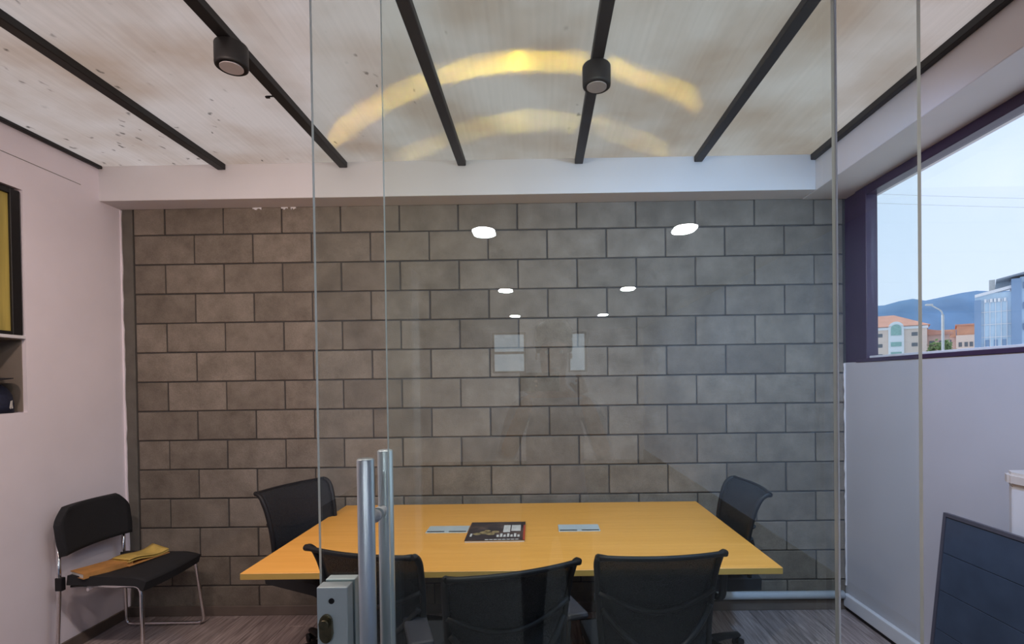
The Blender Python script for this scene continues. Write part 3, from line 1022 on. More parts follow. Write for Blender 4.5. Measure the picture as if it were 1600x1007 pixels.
for q in range(7):
    pr.box(0.005 + q * 0.018, 0.017 + q * 0.018, -0.112, -0.075 + 0.02 * (q % 2), 0.0116, 0.0121)
for q in range(8):
    pr.box(-0.05 + q * 0.022, -0.033 + q * 0.022, -0.160, -0.148, 0.0116, 0.0121)
pr.box(-0.135, -0.125, -0.10, -0.05, 0.0116, 0.0121)
pr.build('cover_lettering', 'print_white', cv_)['kind'] = 'stuff'
pg = MB()
for px_, py_, rr in ((-0.10, -0.055, 0.022), (-0.065, -0.035, 0.026), (-0.03, -0.055, 0.024), (-0.005, -0.02, 0.02), (-0.05, -0.005, 0.018)):
    pg.lathe([(rr, 0.0116), (rr * 0.98, 0.0121)], c=(px_, py_, 0), seg=12)
pg.build('cover_picture', 'gold', cv_)['kind'] = 'stuff'

# ------------------------------------------------------------------ office chairs with mesh backs (front is +Y)
PROF = spline([(-0.205, 0.50), (-0.190, 0.60), (-0.198, 0.72), (-0.222, 0.83), (-0.248, 0.895), (-0.275, 0.922), (-0.300, 0.928)], 6)
def prof(t):
    k = t * (len(PROF) - 1)
    a = min(int(k), len(PROF) - 2)
    return PROF[a].lerp(PROF[a + 1], k - a)
def hw(t):
    return 0.205 + 0.030 * min(1, t * 1.6)
def back_pt(u, t, inset=0.0):
    p = prof(t)
    s = (u - 0.5) * 2
    w = hw(t) - inset
    return Vector((s * w, p[0] + 0.035 * s * s, p[1]))

def office_chair(arms):
    root = empty('office_chair', (0, 0, 0))
    for q in range(5):
        a = 2 * PI * q / 5 + 0.35
        d = Vector((math.cos(a), math.sin(a), 0))
        lg = MB().tube([d * 0.03 + Vector((0, 0, 0.115)), d * 0.16 + Vector((0, 0, 0.098)), d * 0.285 + Vector((0, 0, 0.075)), d * 0.30 + Vector((0, 0, 0.066))],
                       [0.030, 0.025, 0.020, 0.014], 8, flat=0.75).build('leg', 'black_plastic', root)
        n_ = Vector((-d.y, d.x, 0))
        c = d * 0.292
        cs = MB()
        for s in (-1, 1):
            e0, e1 = c + n_ * 0.008 * s + Vector((0, 0, 0.028)), c + n_ * 0.024 * s + Vector((0, 0, 0.028))
            cs.tube([e0, e1], [0.0275, 0.0255], 14)
        cs.tube([c + Vector((0, 0, 0.02)), c + Vector((0, 0, 0.068))], 0.008, 8)
        cs.build('caster', 'black_plastic', lg)
    MB().lathe([(0.044, 0.085), (0.046, 0.135), (0.030, 0.15)], seg=20).build('hub', 'black_plastic', root)
    upper = []
    upper.append(MB().lathe([(0.027, 0.12), (0.027, 0.27), (0.018, 0.272), (0.018, 0.41)], seg=18).build('gas_column', 'dark_metal', root))
    upper.append(MB().box(-0.11, 0.11, -0.13, 0.13, 0.385, 0.425, bevel=0.012).build('seat_plate', 'black_plastic', root))
    # seat cushion with waterfall front
    def seat(u, v):
        s = (u - 0.5) * 2
        yy = -0.225 + 0.47 * v
        w = 0.24 - 0.02 * (1 - v) - 0.025 * max(0, (v - 0.85) / 0.15) ** 2
        z = 0.468 - 0.05 * max(0, (v - 0.78) / 0.22) ** 2 - 0.014 * s ** 4 + 0.012 * s * s
        return (s * w, yy, z)
    upper.append(MB().grid(seat, 16, 16, 0.062).build('seat', 'black_fabric', root))
    # backrest frame: sides following the profile, rolled top rail, bottom rail
    for u in (0.0, 1.0):
        pts = [back_pt(u, t / 20) for t in range(21)]
        upper.append(MB().tube(pts, [0.0125] * 17 + [0.0125, 0.012, 0.0115, 0.011], 8).build('back_upright', 'black_plastic', root))
    upper.append(MB().tube([back_pt(u / 16, 1.0) for u in range(17)], [0.0135] + [0.010] * 15 + [0.0135], 10).build('top_rail', 'black_plastic', root))
    upper.append(MB().tube([back_pt(u / 12, 0.0) for u in range(13)], 0.012, 8).build('bottom_rail', 'black_plastic', root))
    upper.append(MB().grid(lambda u, v: back_pt(u, v, 0.004), 14, 20, 0.003).build('mesh_panel', 'mesh', root))
    def off(p, d):
        return p + Vector((0, -d, 0))
    upper.append(MB().tube([off(back_pt(u / 14, 0.40 - 0.10 * math.sin(PI * u / 14)), 0.016) for u in range(15)], 0.010, 8).build('lumbar_bar', 'black_plastic', root))
    sp = MB()
    sp.tube(spline([(0, -0.02, 0.405), (0, -0.15, 0.40), (0, -0.235, 0.43), (0, -0.243, 0.52)], 6), 0.020, 8)
    for s in (-1, 1):
        sp.tube(spline([(0, -0.240, 0.50), (s * 0.07, -0.232, 0.56), (s * 0.15, -0.212, 0.63), (s * 0.212, -0.176, 0.70)], 6), 0.011, 8)
    upper.append(sp.build('back_support', 'black_plastic', root))
    if arms:
        for s in (-1, 1):
            ar = MB().tube(bent([(s * 0.10, 0.02, 0.405), (s * 0.285, 0.0, 0.41), (s * 0.30, -0.01, 0.64)], 0.06), 0.021, 10, flat=0.6).build('armrest', 'black_plastic', root)
            MB().box(s * 0.30 - 0.045, s * 0.30 + 0.045, -0.11, 0.135, 0.635, 0.662, bevel=0.012).build('pad', 'grey_plastic', ar)
            upper.append(ar)
    return root, upper

def place_chair(src, loc, deg, label, lift=0.0, spin=0):
    root, upper = src
    c = copy_tree(root)
    c.location = (loc[0], loc[1], 0)
    c.rotation_euler = (0, 0, math.radians(deg))
    for ch in c.children:
        if ch.name.split('.')[0] not in ('leg', 'hub', 'gas_column'):
            ch.location.z = lift
        if ch.name.split('.')[0] == 'leg':
            ch.rotation_euler = (0, 0, math.radians(spin))
    tag(c, label, 'chair', 'black mesh-back office chairs round the table')
    return c

plain = office_chair(False)
armed = office_chair(True)
place_chair(plain, (-0.628, 2.165), -16.5, 'black mesh office chair nearest the door lock, its back to us', spin=60)
c2 = place_chair(plain, (0.422, 2.105), 4.5, 'black mesh office chair on the near side, nearest the right end of table', spin=40)
c3 = place_chair(armed, (-0.179, 1.959), 20, 'black office chair with armrests between the two other near-side chairs', spin=56)
c4 = place_chair(armed, (0.895, 2.80), 90, 'black office chair at the right end of the table, seen side-on', lift=0.05, spin=66)
c5 = place_chair(plain, (-1.217, 2.845), -113.6, 'black office chair at the left end of the table', lift=0.05, spin=10)
for r_, _u in (plain, armed):      # drop the patterns, keep the placed chairs
    for ch in list(r_.children):
        for g in list(ch.children):
            bpy.data.objects.remove(g)
        bpy.data.objects.remove(ch)
    bpy.data.objects.remove(r_)

# ------------------------------------------------------------------ visitor chair by the left wall (faces +X)
vc = empty('visitor_chair', (-2.465, 3.045, 0))
tag(vc, 'black padded visitor chair with chrome legs against the left wall', 'chair')
for s in (-1, 1):
    yy = s * 0.222
    MB().tube(bent([(-0.262, yy, 0.70), (-0.262, yy * 1.0, 0.44), (-0.268, yy * 1.08, 0.013), (0.235, yy * 1.16, 0.013), (0.205, yy * 1.0, 0.446), (-0.20, yy * 0.95, 0.446)], 0.045, 6), 0.0105, 12).build('side_frame', 'chrome', vc)
MB().tube([(-0.10, -0.222, 0.43), (-0.10, 0.222, 0.43)], 0.009, 10).build('crossbar', 'chrome', vc)
def vseat(u, v):
    s = (v - 0.5) * 2
    xx = -0.225 + 0.455 * u
    w = 0.232 - 0.018 * (1 - u)
    z = 0.458 + 0.010 * s * s - 0.022 * max(0, (u - 0.75) / 0.25) ** 2 + 0.012 * (1 - u) ** 2
    return (xx, s * w, z)
MB().grid(vseat, 14, 14, 0.054).build('seat', 'black_fabric', vc)
def vback(u, v):
    s = (u - 0.5) * 2
    zz = 0.625 + 0.265 * v
    w = 0.244 - 0.065 * max(0, (v - 0.66) / 0.34) ** 1.5 - 0.012 * max(0, (0.3 - v) / 0.3) ** 1.4
    return (-0.255 - 0.035 * v + 0.032 * s * s, s * w, zz - 0.004 * s * s)
MB().grid(vback, 14, 12, 0.034).build('backrest', 'black_fabric', vc)
for s in (-1, 1):
    MB().box(-0.275, -0.235, s * 0.222 - 0.014, s * 0.222 + 0.014, 0.425, 0.50, bevel=0.005).build('bracket', 'black_plastic', vc)

# papers lying on the visitor chair
bk1 = empty('book', (-2.585, 2.945, 0.4935), math.radians(-24))
tag(bk1, 'thick orange-brown book lying on the visitor chair', 'book', 'books on the visitor chair')
MB().box(-0.066, 0.066, -0.118, 0.118, 0.003, 0.026, bevel=0.001, seg=1).build('pages', 'paper', bk1)
MB().box(-0.07, 0.07, -0.122, 0.122, 0.0, 0.003).box(-0.07, 0.07, -0.122, 0.122, 0.026, 0.030).box(0.067, 0.071, -0.122, 0.122, 0.003, 0.026).build('cover', 'orange', bk1)
bk2 = empty('booklet', (-2.505, 3.135, 0.4935), math.radians(-14))
tag(bk2, 'yellow booklet with curling pages lying on the visitor chair', 'booklet', 'books on the visitor chair')
def curl(zoff, k):
    return lambda u, v: ((u - 0.5) * 0.135, (v - 0.5) * 0.25, zoff + 0.012 + k * (0.010 * math.cos((v - 0.15) * 5.2) + 0.022 * v * v * (1 - u)))
MB().grid(lambda u, v: ((u - 0.5) * 0.14, (v - 0.5) * 0.255, 0.004), 4, 8, 0.005).build('cover', 'orange', bk2)
MB().grid(curl(0.008, 1.0), 6, 14, 0.006).build('pages', 'yellow', bk2)
MB().grid(curl(0.020, 1.15), 6, 14, 0.004).build('top_page', 'yellow', bk2)

# ------------------------------------------------------------------ recess in the left wall: framed picture and caps
fr = empty('framed_picture', (XL, 2.46, NSH + 0.018))
tag(fr, 'black-framed yellow picture set in the left wall recess', 'picture')
fz1 = NZ1 - NSH - 0.018
f0, f1 = NY0 - 2.46 + 0.012, NY1 - 2.46 - 0.010
fm = MB()
fm.box(-0.035, -0.004, f1 - 0.052, f1, 0.001, fz1 - 0.012, bevel=0.002, seg=1)
fm.box(-0.035, -0.004, f0, f0 + 0.052, 0.001, fz1 - 0.012, bevel=0.002, seg=1)
fm.box(-0.035, -0.004, f0 + 0.052, f1 - 0.052, 0.001, 0.020, bevel=0.002, seg=1)
fm.box(-0.035, -0.004, f0 + 0.052, f1 - 0.052, fz1 - 0.040, fz1 - 0.012, bevel=0.002, seg=1)
fm.build('frame', 'black_steel', fr)
M['poster'] = mat('yellow_print', (0.46, 0.36, 0.09), 0.45, var=0.25, scale=3, stretch=(1, 9, 0.6))
MB().box(-0.030, -0.018, f0 + 0.05, f1 - 0.05, 0.018, fz1 - 0.038).build('print', 'poster', fr)

M['navy'] = mat('navy_cloth', (0.012, 0.016, 0.04), 0.8, var=0.2, scale=80)
M['black_cloth'] = mat('black_cloth', (0.010, 0.010, 0.013), 0.8, var=0.2, scale=80)
def cap(name, loc, rz, m, label, r=0.095, h=0.105):
    c = empty(name, loc, rz)
    tag(c, label, 'cap', 'caps in the wall recess')
    pr_ = [(r, 0.002), (r * 1.0, h * 0.30), (r * 0.93, h * 0.58), (r * 0.74, h * 0.82), (r * 0.42, h * 0.96), (0.010, h)]
    MB().lathe(pr_, seg=24).build('crown', m, c)
    def brim(u, v):
        a = (u - 0.5) * 2.2
        rr = r * 0.97 + 0.062 * v * math.cos(a * 0.55) ** 0.5
        return (rr * math.cos(a), rr * math.sin(a) * 0.98, 0.008 - 0.016 * (a / 1.1) ** 2 * v + 0.012)
    MB().grid(brim, 14, 5, 0.004).build('brim', m, c)
    MB().lathe([(0.007, h - 0.001), (0.005, h + 0.004)], seg=10).build('button', m, c)
    return c
c1 = cap('cap', (XL - 0.101, 2.664, NZ0 + 0.0005), math.radians(-100), 'navy', 'navy cap with a small white mark, lowest in the wall recess', r=0.098, h=0.165)
em = MB().prism([(0, 0.0985, 0.026), (0.012, 0.0985, 0.024), (0.014, 0.0985, 0.044), (0.024, 0.0985, 0.022), (0.032, 0.0985, 0.028), (0.020, 0.0985, 0.064), (0.004, 0.0985, 0.068), (0.006, 0.0985, 0.046)], (0, 0.002, 0)).build('white_mark', 'paper', c1)
em.rotation_euler = (0, 0, math.radians(100 - 90 + 24))
cap('cap', (XL - 0.101, 2.59, NZ0 + 0.168), math.radians(55), 'black_cloth', 'plain black cap stacked on the navy cap', r=0.092, h=0.15)

# ------------------------------------------------------------------ leaning dark panel and white appliance by the right wall
LEAN = math.atan2(0.10, 0.945)
pn = empty('leaning_panel', (1.742, 1.93, 0.0))
pn.rotation_euler = (0, LEAN, 0)
tag(pn, 'dark grey framed panel leaning by the right wall under the window', 'panel')
M['panel'] = mat('dark_blue_grey_board', (0.050, 0.070, 0.105), 0.22, var=0.2, scale=4)
M['panel_frame'] = mat('panel_frame', (0.075, 0.075, 0.095), 0.4, var=0.1)
PH, PY0, PY1 = 0.95, -0.52, 0.392
fb = MB()
fb.box(-0.002, 0.02, PY0, PY0 + 0.016, 0, PH).box(-0.002, 0.02, PY1 - 0.016, PY1, 0, PH)
fb.box(-0.002, 0.02, PY0 + 0.016, PY1 - 0.016, 0, 0.016).box(-0.002, 0.02, PY0 + 0.016, PY1 - 0.016, PH - 0.016, PH)
fb.build('frame', 'panel_frame', pn)
MB().box(0.008, 0.018, PY0 + 0.014, PY1 - 0.014, 0.014, PH - 0.014).build('backing', 'black_plastic', pn)
zz = [0.018, 0.225, 0.425, 0.600, 0.770, PH - 0.018]
for a, b in zip(zz, zz[1:]):
    MB().box(0.001, 0.008, PY0 + 0.018, PY1 - 0.018, a + 0.0012, b - 0.0012, bevel=0.001, seg=1).build('board', 'panel', pn)

ap = empty('dispenser', (1.98, 1.935, 0))
tag(ap, 'white dispenser with a cream top behind the leaning panel', 'dispenser')
M['cream'] = mat('cream_plastic', (0.66, 0.60, 0.55), 0.4, var=0.05)
poly = [(-0.075, -0.16, 0.0), (-0.075, 0.12, 0.0), (-0.04, 0.17, 0.0), (0.075, 0.17, 0.0), (0.075, -0.16, 0.0)]
MB().prism(poly, (0, 0, 1.12), bevel=0.004).build('body', 'white_trim', ap)
poly = [(x * 1.0 - 0.012, y * 1.05, 1.1205) for x, y, z in poly]
MB().prism(poly, (0, 0, 0.055), bevel=0.012).build('top', 'cream', ap)
MB().box(-0.082, -0.0745, -0.08, 0.06, 0.62, 0.86, bevel=0.003).build('front_recess', 'satin', ap)

# ------------------------------------------------------------------ outside: street, buildings, hills
GZ = -6.0
M['bounce_ground'] = mat('street_ground', (0.62, 0.63, 0.66), 0.9, var=0.2, scale=0.05)  # unseen ground made pale to bounce light up under the beam
M['cream_wall'] = mat('cream_render', (0.72, 0.58, 0.50), 0.9, var=0.05, scale=0.3)
M['salmon_wall'] = mat('salmon_render', (0.62, 0.42, 0.36), 0.9, var=0.08, scale=0.3)
M['terracotta'] = mat('terracotta_roof', (0.55, 0.27, 0.20), 0.9, var=0.1, scale=1.5)
M['brick_orange'] = mat('orange_brick', (0.60, 0.30, 0.19), 0.9, var=0.1, scale=1)
M['dark_glass'] = mat('building_window', (0.12, 0.13, 0.15), 0.25, var=0.1)
M['green_glass'] = mat('green_glazing', (0.25, 0.42, 0.38), 0.2, var=0.15)
M['blue_glass'] = mat('blue_curtain_wall', (0.50, 0.66, 0.80), 0.15, var=0.15, scale=0.4)
M['tower_dark'] = mat('blue_grey_cladding', (0.20, 0.31, 0.48), 0.4, var=0.1, scale=0.4)
M['tower_roof'] = mat('tower_roof', (0.20, 0.24, 0.30), 0.5)
M['leaf'] = mat('street_foliage', (0.16, 0.24, 0.08), 0.9, var=0.4, scale=1.5)
M['hill'] = mat('haze_blue_hill', (0.10, 0.20, 0.36), 1.0, var=0.18, scale=0.02)  # distance haze put into the hill colour as blue
M['lamp_grey'] = mat('galvanised_pole', (0.45, 0.47, 0.48), 0.5)
struct(MB().box(2.5, 900, -300, 1000, GZ - 1, GZ).build('ground', 'bounce_ground'), 'street level outside the window')

def building(name, loc, rz, label):
    return tag(empty(name, loc, rz), label, 'building')

# cream block with terracotta roof and an arched green window; its front faces the room
zg = -GZ
def bbox_part(par, name, m, *b):
    return MB().box(*b).build(name, m, par)
A = building('apartment_building', (42.13, 60, GZ), math.radians(-35), 'cream building with terracotta roof and arched green window')
bbox_part(A, 'wall', 'cream_wall', -6.5, 2.9, 0, 9, 0, 7.5 + zg)
bbox_part(A, 'wing', 'salmon_wall', 2.9, 5.0, 1.5, 9, 0, 6.4 + zg)
rf = MB()
e = 7.5 + zg
V = [rf.bm.verts.new(p) for p in [(-6.9, -0.4, e), (3.2, -0.4, e), (3.2, 9.4, e), (-6.9, 9.4, e), (-4.5, 4.0, e + 1.75), (-0.2, 4.0, e + 1.75)]]
for q in ((0, 1, 5, 4), (1, 2, 5), (2, 3, 4, 5), (3, 0, 4), (3, 2, 1, 0)):
    rf.bm.faces.new([V[k] for k in q])
rf.build('roof', 'terracotta', A)
e2 = 6.4 + zg
MB().prism([(2.7, 1.1, e2), (5.3, 1.1, e2), (5.3, 1.1, e2 + 0.2), (2.7, 1.1, e2 + 0.75)], (0, 8, 0)).build('roof', 'terracotta', A)
bbox_part(A, 'cornice', 'white_trim', -6.6, 3.0, -0.2, 0.0, 7.15 + zg, 7.45 + zg)
def arch(r, z0, z1, y):
    return [(-r, y, z0 + zg), (-r, y, z1 + zg)] + [(-r * math.cos(PI * q / 12), y, z1 + zg + r * 0.95 * math.sin(PI * q / 12)) for q in range(1, 12)] + [(r, y, z1 + zg), (r, y, z0 + zg)]
MB().prism(arch(0.75, 3.0, 7.35, -0.35), (0, 0.34, 0)).build('gable', 'white_trim', A)
MB().prism(arch(0.50, 6.45, 7.25, -0.45), (0, 0.12, 0)).build('arched_window', 'green_glass', A)
bbox_part(A, 'window', 'green_glass', -0.52, 0.52, -0.42, -0.34, 5.15 + zg, 5.65 + zg)
bbox_part(A, 'window', 'green_glass', -0.52, 0.52, -0.42, -0.34, 4.1 + zg, 4.5 + zg)
for zr in (6.53, 5.3, 4.1):
    for xw in (-5.4, -4.4, -3.5, -2.5, -1.6, 1.75):
        bbox_part(A, 'window', 'dark_glass', xw - 0.28, xw + 0.28, -0.04, 0.02, zr + zg - 0.21, zr + zg + 0.21)
for xw in (3.4, 4.3):
    bbox_part(A, 'window', 'dark_glass', xw - 0.25, xw + 0.25, 1.44, 1.52, 5.2 + zg, 5.7 + zg)

B = building('brick_building', (64.9, 80, GZ), math.radians(-39), 'low orange-brick building left of the glass office block')
bbox_part(B, 'wall', 'salmon_wall', -3.6, 0.5, 0, 7, 0, 7.7 + zg)
bbox_part(B, 'parapet', 'brick_orange', -3.7, 0.5, -0.2, 7, 7.7 + zg, 8.9 + zg)
bbox_part(B, 'tower', 'cream_wall', 0.5, 2.7, -0.6, 7, 0, 7.9 + zg)
bbox_part(B, 'attic', 'brick_orange', 0.6, 3.4, -0.4, 7, 7.9 + zg, 9.4 + zg)
bbox_part(B, 'roof', 'terracotta', 0.4, 3.5, -0.7, 7.2, 9.4 + zg, 9.6 + zg)
for xw in (-3.0, -2.1, -1.2, -0.3):
    bbox_part(B, 'window', 'dark_glass', xw - 0.25, xw + 0.25, -0.06, 0.02, 6.7 + zg, 7.3 + zg)
for xw in (1.0, 1.7, 2.3):
    bbox_part(B, 'window', 'dark_glass', xw - 0.2, xw + 0.2, -0.66, -0.58, 6.1 + zg, 6.8 + zg)

T = building('office_block', (38.53, 45, GZ), math.radians(-41), 'pale blue glass office block with dark vertical piers')
bbox_part(T, 'core', 'blue_glass', 0.0, 6.0, 0.15, 9, 0, 8.75 + zg)
bbox_part(T, 'pier', 'tower_dark', -0.03, 0.42, -0.2, 3, 0, 8.2 + zg)
bbox_part(T, 'pier', 'tower_dark', 2.35, 2.98, -0.3, 3, 0, 9.75 + zg)
MB().prism([(1.4, -0.5, 9.7 + zg), (6.2, -0.5, 10.7 + zg), (6.2, -0.5, 10.9 + zg), (1.4, -0.5, 9.82 + zg)], (0, 9, 0)).build('roof', 'tower_roof', T)
MB().prism([(0.0, -0.1, 8.45 + zg), (2.35, -0.1, 9.0 + zg), (2.35, -0.1, 9.25 + zg), (0.0, -0.1, 8.7 + zg)], (0, 0.4, 0)).build('cornice', 'white_trim', T)
bbox_part(T, 'upper_floor', 'blue_glass', 2.9, 6.0, 0.1, 8, 8.7 + zg, 9.9 + zg)
bbox_part(T, 'roof_unit', 'lamp_grey', 0.95, 1.35, 0.5, 1.4, 8.75 + zg, 9.95 + zg)
for q in range(5):
    bbox_part(T, 'mullion', 'white_trim', 0.62 + q * 0.36, 0.66 + q * 0.36, 0.05, 0.16, 0, 8.0 + zg)
for zr in (7.1, 6.0, 4.9, 3.8):
    bbox_part(T, 'transom', 'white_trim', 0.42, 2.35, 0.06, 0.16, zr + zg, zr + zg + 0.05)
for xw in (0.70, 1.25, 1.80):
    bbox_part(T, 'window', 'tower_dark', xw, xw + 0.24, 0.08, 0.17, 4.1 + zg, 4.7 + zg)
sg = MB()
xx = 0.62
for ww, hh in ((0.16, 0.30), (0.05, 0.26), (0.18, 0.30), (0.16, 0.30), (0.18, 0.30), (0.05, 0.26), (0.16, 0.30)):
    sg.box(xx, xx + ww, -0.04, 0.10, 7.95 + zg, 7.95 + hh + zg)
    xx += ww + 0.08
sgo = sg.build('sign', 'white_trim', T)
sgo['kind'] = 'stuff'
for q in range(4):
    for zr in (8.9, 7.2, 5.4):
        bbox_part(T, 'window', 'tower_dark', 3.1 + q * 0.75, 3.45 + q * 0.75, 0.03, 0.17, zr + zg, zr + 0.55 + zg)

sl = empty('street_lamp', (23.81, 30.0, GZ))
tag(sl, 'grey street lamp with a curved arm outside the window', 'street lamp')
MB().tube([(0, 0, 0), (0, 0, 5.2 + zg)], [0.10, 0.07], 10).build('pole', 'lamp_grey', sl)
MB().tube(spline([(0, 0, 5.15 + zg), (-0.10, 0, 5.42 + zg), (-0.38, 0, 5.60 + zg), (-0.66, 0, 5.76 + zg)], 5), 0.04, 8).build('arm', 'lamp_grey', sl)
MB().box(-0.98, -0.62, -0.10, 0.10, 5.74 + zg, 5.84 + zg, bevel=0.03).build('lamp_head', 'lamp_grey', sl)

def tree(loc, r, h, label):
    t = tag(empty('street_tree', loc), label, 'tree', 'street trees outside the window')
    MB().tube([(0, 0, 0), (0.05, 0, h * 0.6)], [0.14, 0.08], 8).build('trunk', 'baseboard', t)
    mb = MB()
    rnd = random.Random(int(loc[0] * 10))
    for q in range(420):
        a, b_ = rnd.uniform(0, 2 * PI), rnd.uniform(-1, 1)
        rr = r * rnd.uniform(0.55, 1.0) * (0.85 + 0.25 * math.sin(3 * a + loc[0]))
        c = Vector((rr * math.sqrt(1 - b_ * b_) * math.cos(a), rr * math.sqrt(1 - b_ * b_) * math.sin(a), h - r * 0.7 + rr * b_ * 0.8))
        u_ = Vector((rnd.uniform(-1, 1), rnd.uniform(-1, 1), rnd.uniform(-1, 1))).normalized() * 0.22
        w_ = u_.orthogonal().normalized() * 0.13
        mb.bm.faces.new([mb.bm.verts.new(c + d) for d in (u_, w_, -u_, -w_)])
    mb.build('foliage', 'leaf', t)
tree((44.3, 56.0, GZ), 1.2, 5.6 + zg, 'leafy street tree at the right corner of the cream building')
tree((54.5, 67.5, GZ), 1.2, 5.2 + zg, 'leafy street tree in front of the low brick building')

# hills: a ridge with depth
def hills():
    mb = MB()
    prof_ = [(0.40, 0.10), (0.52, 0.125), (0.58, 0.135), (0.645, 0.150), (0.68, 0.152), (0.71, 0.160), (0.735, 0.164), (0.76, 0.160), (0.80, 0.168), (0.83, 0.174), (0.86, 0.178), (0.90, 0.176), (0.98, 0.18), (1.08, 0.17), (1.25, 0.15), (1.5, 0.12)]
    Yr = 700.0
    rnd = random.Random(3)
    rings = []
    for xs_, el in prof_:
        ring = []
        for q in range(9):
            t = q / 8
            yy = Yr - 190 * (1 - t)
            z = (el * Yr) * (t ** 1.15) + rnd.uniform(-4, 4) * (t < 0.99) * (t > 0)
            ring.append(mb.bm.verts.new((xs_ * Yr * (0.86 + 0.14 * t), yy, GZ + z)))
        ring.append(mb.bm.verts.new((xs_ * Yr, Yr + 250, GZ)))
        rings.append(ring)
    for Ra, Rb in zip(rings, rings[1:]):
        for q in range(9):
            f = mb.bm.faces.new((Ra[q], Rb[q], Rb[q + 1], Ra[q + 1]))
            f.smooth = True
    return mb.build('hills', 'hill')
tag(hills(), 'forested hills coloured in haze blue on the horizon outside the window', 'hills')
for zc_, lab in ((9.45, 'upper thin cable crossing the sky outside the window'), (9.05, 'lower thin cable crossing the sky outside the window')):
    pts = [(13.0 + q * 2.2, 22.0 + 0.2 * q, zc_ + 0.012 * (q - 5) ** 2 * 0.4) for q in range(11)]
    tag(MB().tube(pts, 0.007, 5).build('power_cable', 'lamp_grey'), lab, 'cable', 'cables outside the window')

# ------------------------------------------------------------------ person taking the picture (mirrored faintly in the glass)
person = empty('person', (0.07, -0.42, 0))
tag(person, 'person in a pale shirt holding up a phone, mirrored in the glass', 'person')
def skin_body(name, verts, edges, radii, root, material, parent):
    me = bpy.data.meshes.new(name)
    me.from_pydata(verts, edges, [])
    o = bpy.data.objects.new(name, me)
    COL.objects.link(o)
    o.parent = parent
    md = o.modifiers.new('skin', 'SKIN')
    md.use_smooth_shade = True
    for k, r in enumerate(radii):
        sv = me.skin_vertices[0].data[k]
        sv.radius = r if isinstance(r, tuple) else (r, r)
        sv.use_root = (k == root)
    s = o.modifiers.new('sub', 'SUBSURF')
    s.levels = s.render_levels = 2
    me.materials.append(M[material])
    return o
# one continuous body: legs, trunk, neck, head, both arms bent up towards the phone
BV = [(0, 0, 0.98), (0, 0.005, 1.14), (0, 0.0, 1.32), (0, -0.005, 1.46), (0, 0.0, 1.545), (0, 0.012, 1.61), (0, 0.03, 1.70), (0, 0.025, 1.77)]
BR = [(0.15, 0.105), (0.14, 0.10), (0.165, 0.11), (0.12, 0.08), (0.055, 0.055), (0.062, 0.07), (0.078, 0.094), (0.066, 0.082)]
BE = [(k, k + 1) for k in range(7)]
for s in (-1, 1):
    n0 = len(BV)
    BV += [(s * 0.175, -0.005, 1.435), (s * 0.235, 0.06, 1.20), (s * 0.15, 0.27, 1.42), (s * 0.115, 0.335, 1.50)]
    BR += [0.066, 0.046, 0.034, 0.028]
    BE += [(3, n0), (n0, n0 + 1), (n0 + 1, n0 + 2), (n0 + 2, n0 + 3)]
    n0 = len(BV)
    BV += [(s * 0.095, 0, 0.90), (s * 0.115, 0.02, 0.50), (s * 0.12, -0.01, 0.10), (s * 0.125, 0.02, 0.05), (s * 0.135, 0.14, 0.035)]
    BR += [0.092, 0.060, 0.042, 0.042, (0.042, 0.030)]
    BE += [(0, n0)] + [(n0 + q, n0 + q + 1) for q in range(4)]
body = skin_body('body', BV, BE, BR, 0, 'skin', person)
# clothing and skin share the one body: colours by height and by arm length
def body_mat():
    m, n, l, out = new_mat('body_and_clothes')
    b = n.new('ShaderNodeBsdfPrincipled')
    b.inputs['Roughness'].default_value = 0.75
    tc = n.new('ShaderNodeTexCoord')
    sp_ = n.new('ShaderNodeSeparateXYZ')
    l.new(tc.outputs['Object'], sp_.inputs[0])
    r = n.new('ShaderNodeValToRGB')
    r.color_ramp.interpolation = 'CONSTANT'
    els = r.color_ramp.elements
    els[0].position, els[0].color = 0.0, (0.03, 0.025, 0.02, 1)
    els[1].position, els[1].color = 0.045, (0.05, 0.05, 0.07, 1)
    e_ = els.new(0.53)
    e_.color = (0.46, 0.45, 0.58, 1)
    e_ = els.new(0.785)
    e_.color = (0.58, 0.30, 0.22, 1)
    sc_ = n.new('ShaderNodeMath')
    sc_.operation = 'DIVIDE'
    sc_.inputs[1].default_value = 1.9
    l.new(sp_.outputs['Z'], sc_.inputs[0])
    l.new(sc_.outputs[0], r.inputs[0])
    gt = n.new('ShaderNodeMath')
    gt.operation = 'GREATER_THAN'
    gt.inputs[1].default_value = 0.125
    l.new(sp_.outputs['Y'], gt.inputs[0])
    gz_ = n.new('ShaderNodeMath')
    gz_.operation = 'GREATER_THAN'
    gz_.inputs[1].default_value = 0.9
    l.new(sp_.outputs['Z'], gz_.inputs[0])
    an = n.new('ShaderNodeMath')
    an.operation = 'MULTIPLY'
    l.new(gt.outputs[0], an.inputs[0])
    l.new(gz_.outputs[0], an.inputs[1])
    mx = n.new('ShaderNodeMixRGB')
    mx.inputs[2].default_value = (0.58, 0.30, 0.22, 1)
    l.new(an.outputs[0], mx.inputs[0])
    l.new(r.outputs[0], mx.inputs[1])
    l.new(mx.outputs[0], b.inputs['Base Color'])
    l.new(b.outputs[0], out.inputs[0])
    return m
body.data.materials.clear()
body.data.materials.append(body_mat())
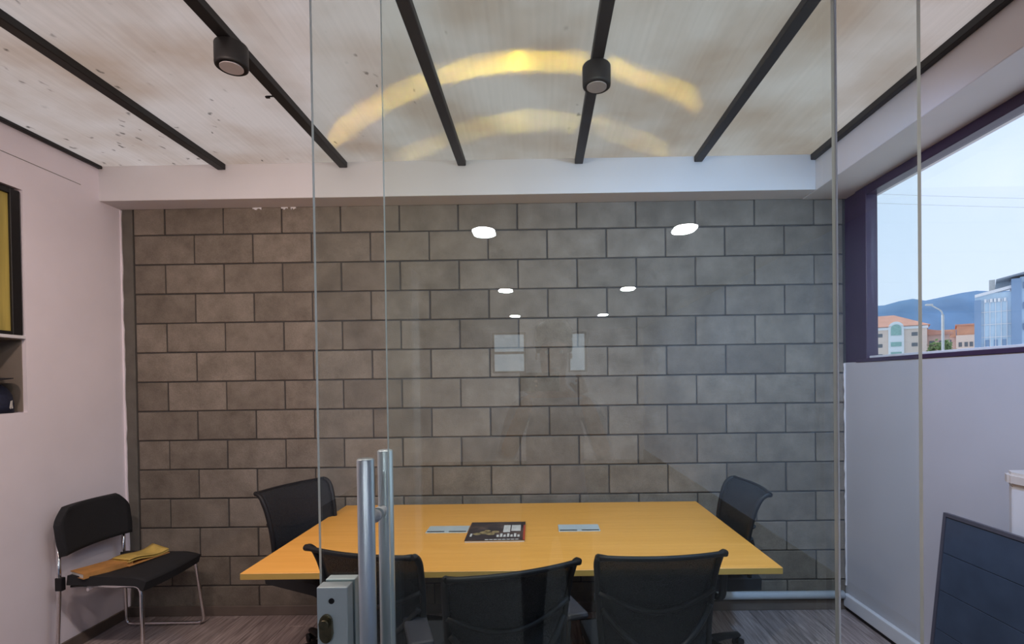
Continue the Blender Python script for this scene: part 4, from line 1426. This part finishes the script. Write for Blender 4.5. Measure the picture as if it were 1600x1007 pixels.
for s in (-1, 1):      # hands: palm and five separate fingers closing on the phone
    hv = [(s * 0.113, 0.340, 1.505), (s * 0.104, 0.358, 1.545)]
    hr = [(0.026, 0.020), (0.034, 0.017)]
    he = [(0, 1)]
    for q in range(4):
        z = 1.525 + q * 0.019
        ln = (0.8, 0.95, 1.0, 0.92)[q]
        n0 = len(hv)
        hv += [(s * 0.098, 0.365, z), (s * (0.098 - 0.004), 0.365 + 0.018 * ln, z + 0.006), (s * (0.098 - 0.022 * ln), 0.365 + 0.024 * ln, z + 0.008)]
        hr += [0.0088, 0.0082, 0.0072]
        he += [(1, n0), (n0, n0 + 1), (n0 + 1, n0 + 2)]
    n0 = len(hv)
    hv += [(s * 0.088, 0.350, 1.525), (s * 0.070, 0.345, 1.548), (s * 0.055, 0.348, 1.562)]
    hr += [0.010, 0.0092, 0.008]
    he += [(0, n0), (n0, n0 + 1), (n0 + 1, n0 + 2)]
    skin_body('hand', hv, he, hr, 0, 'skin', person)
hair = MB()
hair.grid(lambda u, v: ((0.086 * math.sin(PI * 0.62 * v) * math.cos(2 * PI * u)), 0.022 + 0.100 * math.sin(PI * 0.62 * v) * math.sin(2 * PI * u) - 0.012 * v, 1.775 + 0.085 * math.cos(PI * 0.62 * v) - (0.035 * v if math.sin(2 * PI * u) < 0 else -0.02 * v)), 24, 8, 0.012)
hair.build('hair', 'hair', person)
face = MB()
face.lathe([(0.004, 0.0), (0.011, 0.004), (0.004, 0.010)], c=(-0.032, 0.112, 1.705), axis='Y', seg=12).lathe([(0.004, 0.0), (0.011, 0.004), (0.004, 0.010)], c=(0.032, 0.112, 1.705), axis='Y', seg=12)
face.build('eyes', 'paper', person)
MB().prism([(-0.014, 0.115, 1.655), (0.014, 0.115, 1.655), (0, 0.115, 1.70)], (0, 0.022, -0.004), bevel=0.003).build('nose', 'skin', person)
MB().tube([(-0.024, 0.108, 1.632), (0, 0.116, 1.630), (0.024, 0.108, 1.632)], 0.006, 8).build('mouth', 'salmon_wall', person)
for s in (-1, 1):
    MB().lathe([(0.006, -0.006), (0.020, 0.0), (0.006, 0.006)], c=(s * 0.083, 0.02, 1.69), axis='X', seg=12).build('ear', 'skin', person)
ph = MB().box(-0.080, 0.080, -0.037, -0.029, 1.530, 1.606, bevel=0.003).build('phone', 'black_plastic', None)
tag(ph, 'dark phone held up by the person mirrored in the glass', 'phone')
